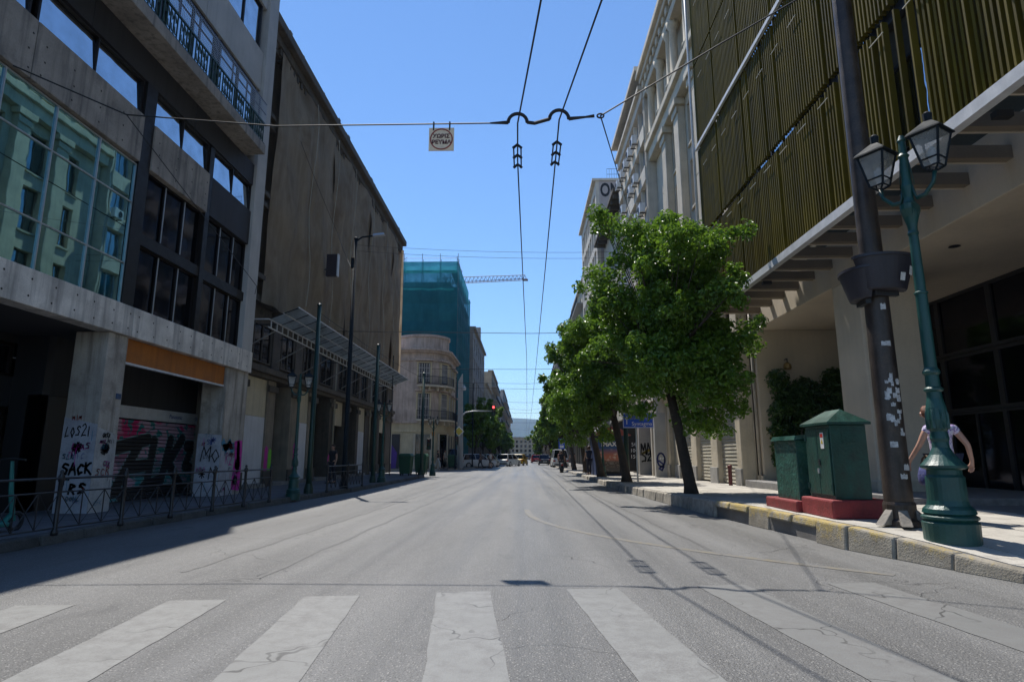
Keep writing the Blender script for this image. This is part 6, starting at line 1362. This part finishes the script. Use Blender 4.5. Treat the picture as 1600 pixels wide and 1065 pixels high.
# ================================================================== vehicles
def car(label, loc, rz, col, L_=4.3, W=1.75, Ht=1.48, kind='hatch', cat='car', plate=True):
    t = thing('parked_car' if cat == 'car' else cat, label, cat, loc, 'vehicles on the far street'); M_ = Matrix.Translation(loc) @ Matrix.Rotation(R(rz), 4, 'Z'); hw = W / 2
    paint = pbr('car_paint_%02x%02x%02x' % tuple(int(c * 255) for c in col), col, .25, .05, 2, 0, spec=.6)
    def ring(y, zb, zt, w, wt): return [(-w, y, zb), (w, y, zb), (w * 1.0, y, (zb + zt) / 2), (wt, y, zt), (-wt, y, zt), (-w * 1.0, y, (zb + zt) / 2)]
    h0 = .92 if kind != 'van' else 1.1; hl_ = L_ / 2
    body = MB().loft([ring(-hl_, .35, .75, hw * .86, hw * .8), ring(-hl_ + .12, .22, h0 - .04, hw * .95, hw * .88), ring(-hl_ + .7, .2, h0, hw, hw * .93), ring(0, .2, h0, hw, hw * .94), ring(hl_ - 1.1, .2, h0 - .02, hw, hw * .92), ring(hl_ - .15, .22, .72, hw * .93, hw * .84), ring(hl_, .35, .6, hw * .82, hw * .75)])
    b = body.xf(M_).build('body', paint, t, bevel=.04)
    yr = -hl_ + .15 if kind in ('wagon', 'van', 'hatch') else -hl_ + .75; yf = hl_ - 1.05 if kind != 'van' else hl_ - .6
    def gr(y, z, w): return [(-w, y, z), (w, y, z)]
    q = [(-hw * .93, yr, h0), (hw * .93, yr, h0), (hw * .9, yf, h0), (-hw * .9, yf, h0)]; tp = [(-hw * .74, yr + .3, Ht), (hw * .74, yr + .3, Ht), (hw * .72, yf - .75, Ht), (-hw * .72, yf - .75, Ht)]
    MB().hexa(q, tp).xf(M_).build('greenhouse', DARKG, t); MB().hexa([(x * 1.01, y, z + .002) for x, y, z in tp], [(x * .9, y * .94, z + .05) for x, y, z in tp]).xf(M_).build('roof', paint, t, bevel=.02)
    pl = MB()
    for (a, c) in zip(q, tp): pl.tube([a, c], .04, 5)
    for sx in (-1, 1): m = lerp(yr, yf, .5); pl.tube([(sx * hw * .925, m, h0), (sx * hw * .735, m - .1, Ht)], .035, 5)
    pl.xf(M_).build('pillars', paint, t)
    for sx in (-1, 1):
        for y in (-hl_ + .8, hl_ - .8):
            w = MB().lathe([(.2, -.1), (.3, -.1), (.32, -.06), (.32, .06), (.3, .1), (.2, .1)], 18).xf(M_ @ Matrix.Translation((sx * (hw - .08), y, .32)) @ Matrix.Rotation(R(90), 4, 'Y')).build('tyre', RUB, t); MB().lathe([(.02, -.11), (.19, -.105), (.2, .105), (.02, .11)], 14).xf(M_ @ Matrix.Translation((sx * (hw - .08), y, .32)) @ Matrix.Rotation(R(90), 4, 'Y')).build('rim', ALU, w)
        MB().box(sx * hw * .82 - .13, sx * hw * .82 + .13, -hl_ - .01, -hl_ + .2, .66, .84).xf(M_).build('tail_light', flat('tail_red', (.3, .015, .015), .3), t); MB().box(sx * hw * .7 - .16, sx * hw * .7 + .16, hl_ - .2, hl_ + .01, .52, .66).xf(M_).build('headlight', flat('headlight_clear', (.6, .6, .58), .15), t)
        MB().box(sx * hw - .02 + sx * .09 - .08, sx * hw - .02 + sx * .09 + .08, yf - .35, yf - .22, h0 + .05, h0 + .2).xf(M_).build('mirror', paint, t)
    MB().box(-.26, .26, -hl_ - .02, -hl_ + .02, .45, .56).xf(M_).build('number_plate', WHITEP, t); MB().box(-hw * .8, hw * .8, -hl_ - .015, -hl_ + .1, .33, .42).xf(M_).build('bumper', DARKMET, t)
    return t
car('silver blue van parked by the pylon, rear towards the camera', (-7.4, 63.2, .15), 8, (.2, .24, .3), 4.2, 1.75, 1.8, 'van')
car('white hatchback nosing out past the pylon on the left', (-5.3, 68, 0), -60, (.6, .6, .58))
car('pale grey car parked in front of the white wagon', (-4.5, 74, 0), -20, (.38, .4, .36), 4.2, 1.7, 1.45)
car('white estate car standing at the left lane edge', (-2.1, 80, 0), -22, (.66, .66, .64), 4.5, 1.8, 1.5, 'wagon')
car('yellow taxi just behind the white estate car', (-.75, 88, 0), -10, (.5, .32, .02), 4.5, 1.78, 1.5, 'sedan')
car('red car driving away in the far right lane', (2.1, 118, 0), 3, (.3, .012, .016))
car('white van parked at the far right kerb', (4.1, 74, 0), 2, (.6, .62, .62), 4.6, 1.85, 2.0, 'van', 'van')
for i, (x, y, c) in enumerate(((-4.1, 98, (.05, .05, .06)), (-4.1, 105, (.4, .4, .4)), (-4.0, 112, (.08, .1, .14)), (2.9, 92, (.05, .05, .06)), (-1.0, 175, (.35, .35, .36)), (.8, 190, (.06, .06, .07)))):
    car(['black car parked behind the taxi under the left trees', 'grey car parked second behind the taxi', 'dark blue car parked third behind the taxi', 'black car at the right kerb beyond the white van', 'grey car far away in the middle of the street', 'dark car farthest away in the middle of the street'][i], (x, y, 0), 0, c)
mc = thing('motor_scooter', 'dark motor scooter ridden away near the right kerb', 'scooter', (3.0, 50, 0)); mx_, my_ = 2.95, 50
for y in (my_ - .62, my_ + .62): MB().lathe([(.12, -.05), (.24, -.05), (.26, 0), (.24, .05), (.12, .05)], 16).xf(Matrix.Translation((mx_, y, .26)) @ Matrix.Rotation(R(90), 4, 'Y')).build('wheel', RUB, mc)
MB().loft([[(mx_ - w, y, z0), (mx_ + w, y, z0), (mx_ + w * .8, y, z1), (mx_ - w * .8, y, z1)] for y, w, z0, z1 in ((my_ - .85, .08, .55, .7), (my_ - .5, .17, .3, .8), (my_ - .1, .17, .25, .75), (my_ + .1, .15, .25, .4), (my_ + .35, .15, .25, .45), (my_ + .5, .18, .35, 1.0), (my_ + .62, .1, .5, 1.05))]).build('body', pbr('black_scooter', (.02, .02, .022), .35), mc, bevel=.02)
MB().tube([(mx_ - .32, my_ + .4, 1.05), (mx_, my_ + .5, 1.02), (mx_ + .32, my_ + .4, 1.05)], .018, 6).build('handlebar', DARKMET, mc); MB().box(mx_ - .09, mx_ + .09, my_ - .87, my_ - .84, .55, .65).build('tail_light', flat('tail_red', (.3, .015, .015), .3), mc)
person('scooter rider in dark clothes seen from behind', (mx_, my_ - .12, .0), 0, 1.72, (.02, .02, .025), (.025, .025, .03), pose='stand')

# ================================================================== overhead wires and the hanging sign
def wire(label, pts, r=.012, name='overhead_wire', sag=0, n=10):
    out = []
    for a, b in zip(pts, pts[1:]):
        a, b = Vector(a), Vector(b)
        for k in range(n): t = k / n; p = a.lerp(b, t); p.z -= sag * 4 * t * (1 - t); out.append(tuple(p))
    out.append(tuple(pts[-1])); return tag(MB().tube(out, r, 6).build(name, WIRE), label, 'wire', 'overhead trolley wires')
J1 = (-.105, 9.95, 7.2); J2 = (.63, 9.85, 7.2); ND = (1.36, 9.85, 7.2)
wire('left trolley contact wire running down the middle of the street', [(.62, 2.0, 7.3), (.24, 7.1, 7.25), (-.105, 9.95, 7.13), (-.12, 11.2, 7.05), (.14, 37, 7.1), (.3, 80, 7.1), (.4, 200, 7.2)], .014)
wire('right trolley contact wire running down the middle of the street', [(1.75, 2.0, 7.3), (1.05, 7.1, 7.25), (.63, 9.85, 7.13), (.63, 11.1, 7.05), (.75, 37, 7.1), (.9, 80, 7.1), (1.0, 200, 7.2)], .014)
wire('near span wire from the left facade to the contact wires', [(-8.85, 9.3, 7.95), (-7.25, 10.0, 7.42), (-4.5, 10.05, 7.19), (-.55, 10.0, 7.17)], .013, 'span_wire')
wire('span wire rising from the node to the right facade', [ND, (3.3, 9.2, 8.1), (6.6, 8.4, 9.7)], .013, 'span_wire'); wire('thin stay wire from the node to the ribbon office', [ND, (7.7, 40, 16.5)], .012, 'stay_wire'); wire('thin branch wire from the span wire back to the ruined block', [(-7.25, 10.0, 7.42), (-8.5, 18.5, 6.6), (-9.9, 21.2, 6.3)], .01, 'stay_wire')
hg = thing('wire_hanger', 'black double arched hanger joining the two contact wires', 'wire fitting', J1)
for (x, y, z) in (J1, J2): MB().tube([(x + .17 * math.cos(a), y, z - .05 + .17 * math.sin(a)) for a in [math.pi * k / 10 for k in range(11)]], .032, 8).build('arch', WIRE, hg)
MB().tube([(J1[0] + .17, J1[1], 7.15), (J1[0] + .3, J1[1], 7.13), (J2[0] - .17, J2[1], 7.15)], .032, 8).build('bar', WIRE, hg); MB().tube([(J1[0] - .17, J1[1], 7.15), (-.6, 10.0, 7.17)], [.035, .016], 8).build('bar', WIRE, hg); MB().tube([(J2[0] + .17, J2[1], 7.15), (1.1, 9.85, 7.18), (1.25, 9.85, 7.2)], [.035, .02, .03], 8).build('bar', WIRE, hg)
MB().tube([(ND[0] + .06 * math.cos(a), ND[1], ND[2] + .04 * math.sin(a)) for a in [2 * math.pi * k / 12 for k in range(13)]], .015, 6).build('ring', WIRE, hg)
for i, (x, y) in enumerate(((-.12, 11.15), (.63, 11.05))):
    t = thing('section_insulator', ['section insulator on the left contact wire', 'section insulator on the right contact wire'][i], 'wire fitting', (x, y, 7.05), 'section insulators on the contact wires')
    for dx in (-.07, .07): MB().tube([(x + dx, y - .45, 7.06), (x + dx, y + .35, 7.06)], .014, 6).build('runner', WIRE, t)
    for dy in (-.45, -.05, .35): MB().tube([(x - .08, y + dy, 7.06), (x, y + dy + .02, 7.14), (x + .08, y + dy, 7.06)], .03, 6).build('yoke', WIRE, t)
sg = thing('hanging_sign', 'square white sign with red ring and Greek words hanging from the span wire', 'sign', (-1.47, 10.03, 7.0))
MB().box(-1.70, -1.25, 10.02, 10.04, 6.66, 7.1).build('plate', pbr('weathered_cream_plate', (.85, .68, .48), .6, .08, 6, .03, streak=.2, streak_col=(.45, .36, .26)), sg)
MB().tube([(-1.475 + .195 * math.cos(a), 10.016, 6.88 + .195 * math.sin(a)) for a in [2 * math.pi * k / 40 for k in range(41)]], .011, 5).build('ring', flat('sign_red_ring', (.3, .02, .015)), sg)
text('ΧΩΡΙΣ', .1, flat('sign_dark_print', (.10, .012, .01)), (-1.475, 10.016, 6.935), FACE_CAM, sg, bold=.004); text('ΡΕΥΜΑ', .1, flat('sign_dark_print', (.10, .012, .01)), (-1.475, 10.016, 6.82), FACE_CAM, sg, bold=.004)
for x in (-1.62, -1.33): MB().box(x - .012, x + .012, 10.012, 10.05, 7.05, 7.22).build('strap', WIRE, sg)
for i, (y, zl, zr_, xl, xr) in enumerate(((29, 7.3, 7.25, -9.4, 8.0), (41.5, 7.2, 7.3, -6.4, 7.8), (54, 7.3, 7.3, -7.2, 7.8), (55.5, 7.9, 8.1, -6.4, 7.8), (68, 7.3, 7.3, -5.6, 7.2), (85, 7.3, 7.3, -7.1, 8.1), (88, 8.3, 8.6, -7.1, 8.1), (110, 7.3, 7.3, -6.9, 7.9), (140, 7.5, 7.5, -6.9, 7.9))):
    wire('%s span wire across the street beyond the hanging sign' % ['first', 'second', 'third', 'fourth', 'fifth', 'sixth', 'seventh', 'eighth', 'ninth'][i], [(xl, y, zl), (.3, y, 7.15 if i not in (3, 6) else 7.8), (xr, y, zr_)], .014, 'span_wire')
for i, z in enumerate((12.6, 12.25)): wire(['upper of two cables strung high across the street', 'lower of two cables strung high across the street'][i], [(-9.3, 32, z + .2), (7.9, 33, z + .1)], .009, 'telephone_cable', .25)
wire('slack cable along the brown sheets from the box sign', [(-9.3, 23.2, 14.2), (-9.1, 28, 12.0), (-6.7, 22.8, 8.4)], .009, 'telephone_cable', .1); wire('cable from the left street light to the marquee pole', [(-6.8, 19.5, 6.0), (-6.7, 22.7, 5.95), (-6.75, 27.5, 6.0), (-6.35, 38, 6.1)], .009, 'telephone_cable', .05)

# ================================================================== haze: the air of the street, sky outside it
hz_m = bpy.data.materials.new('street_air'); hz_m.use_nodes = True; N = hz_m.node_tree.nodes; L = hz_m.node_tree.links; N.remove(N['Principled BSDF'])
pv = N.new('ShaderNodeVolumePrincipled'); pv.inputs['Color'].default_value = (.32, .57, 1, 1); pv.inputs['Density'].default_value = .00011; pv.inputs['Anisotropy'].default_value = .2; L.new(pv.outputs[0], N['Material Output'].inputs['Volume'])
hz = MB().box(-2700, 2700, -60, 3900, -1.2, 330).build('haze', hz_m); hz['kind'] = 'stuff'; hz['label'] = 'thin blue air over the whole street'
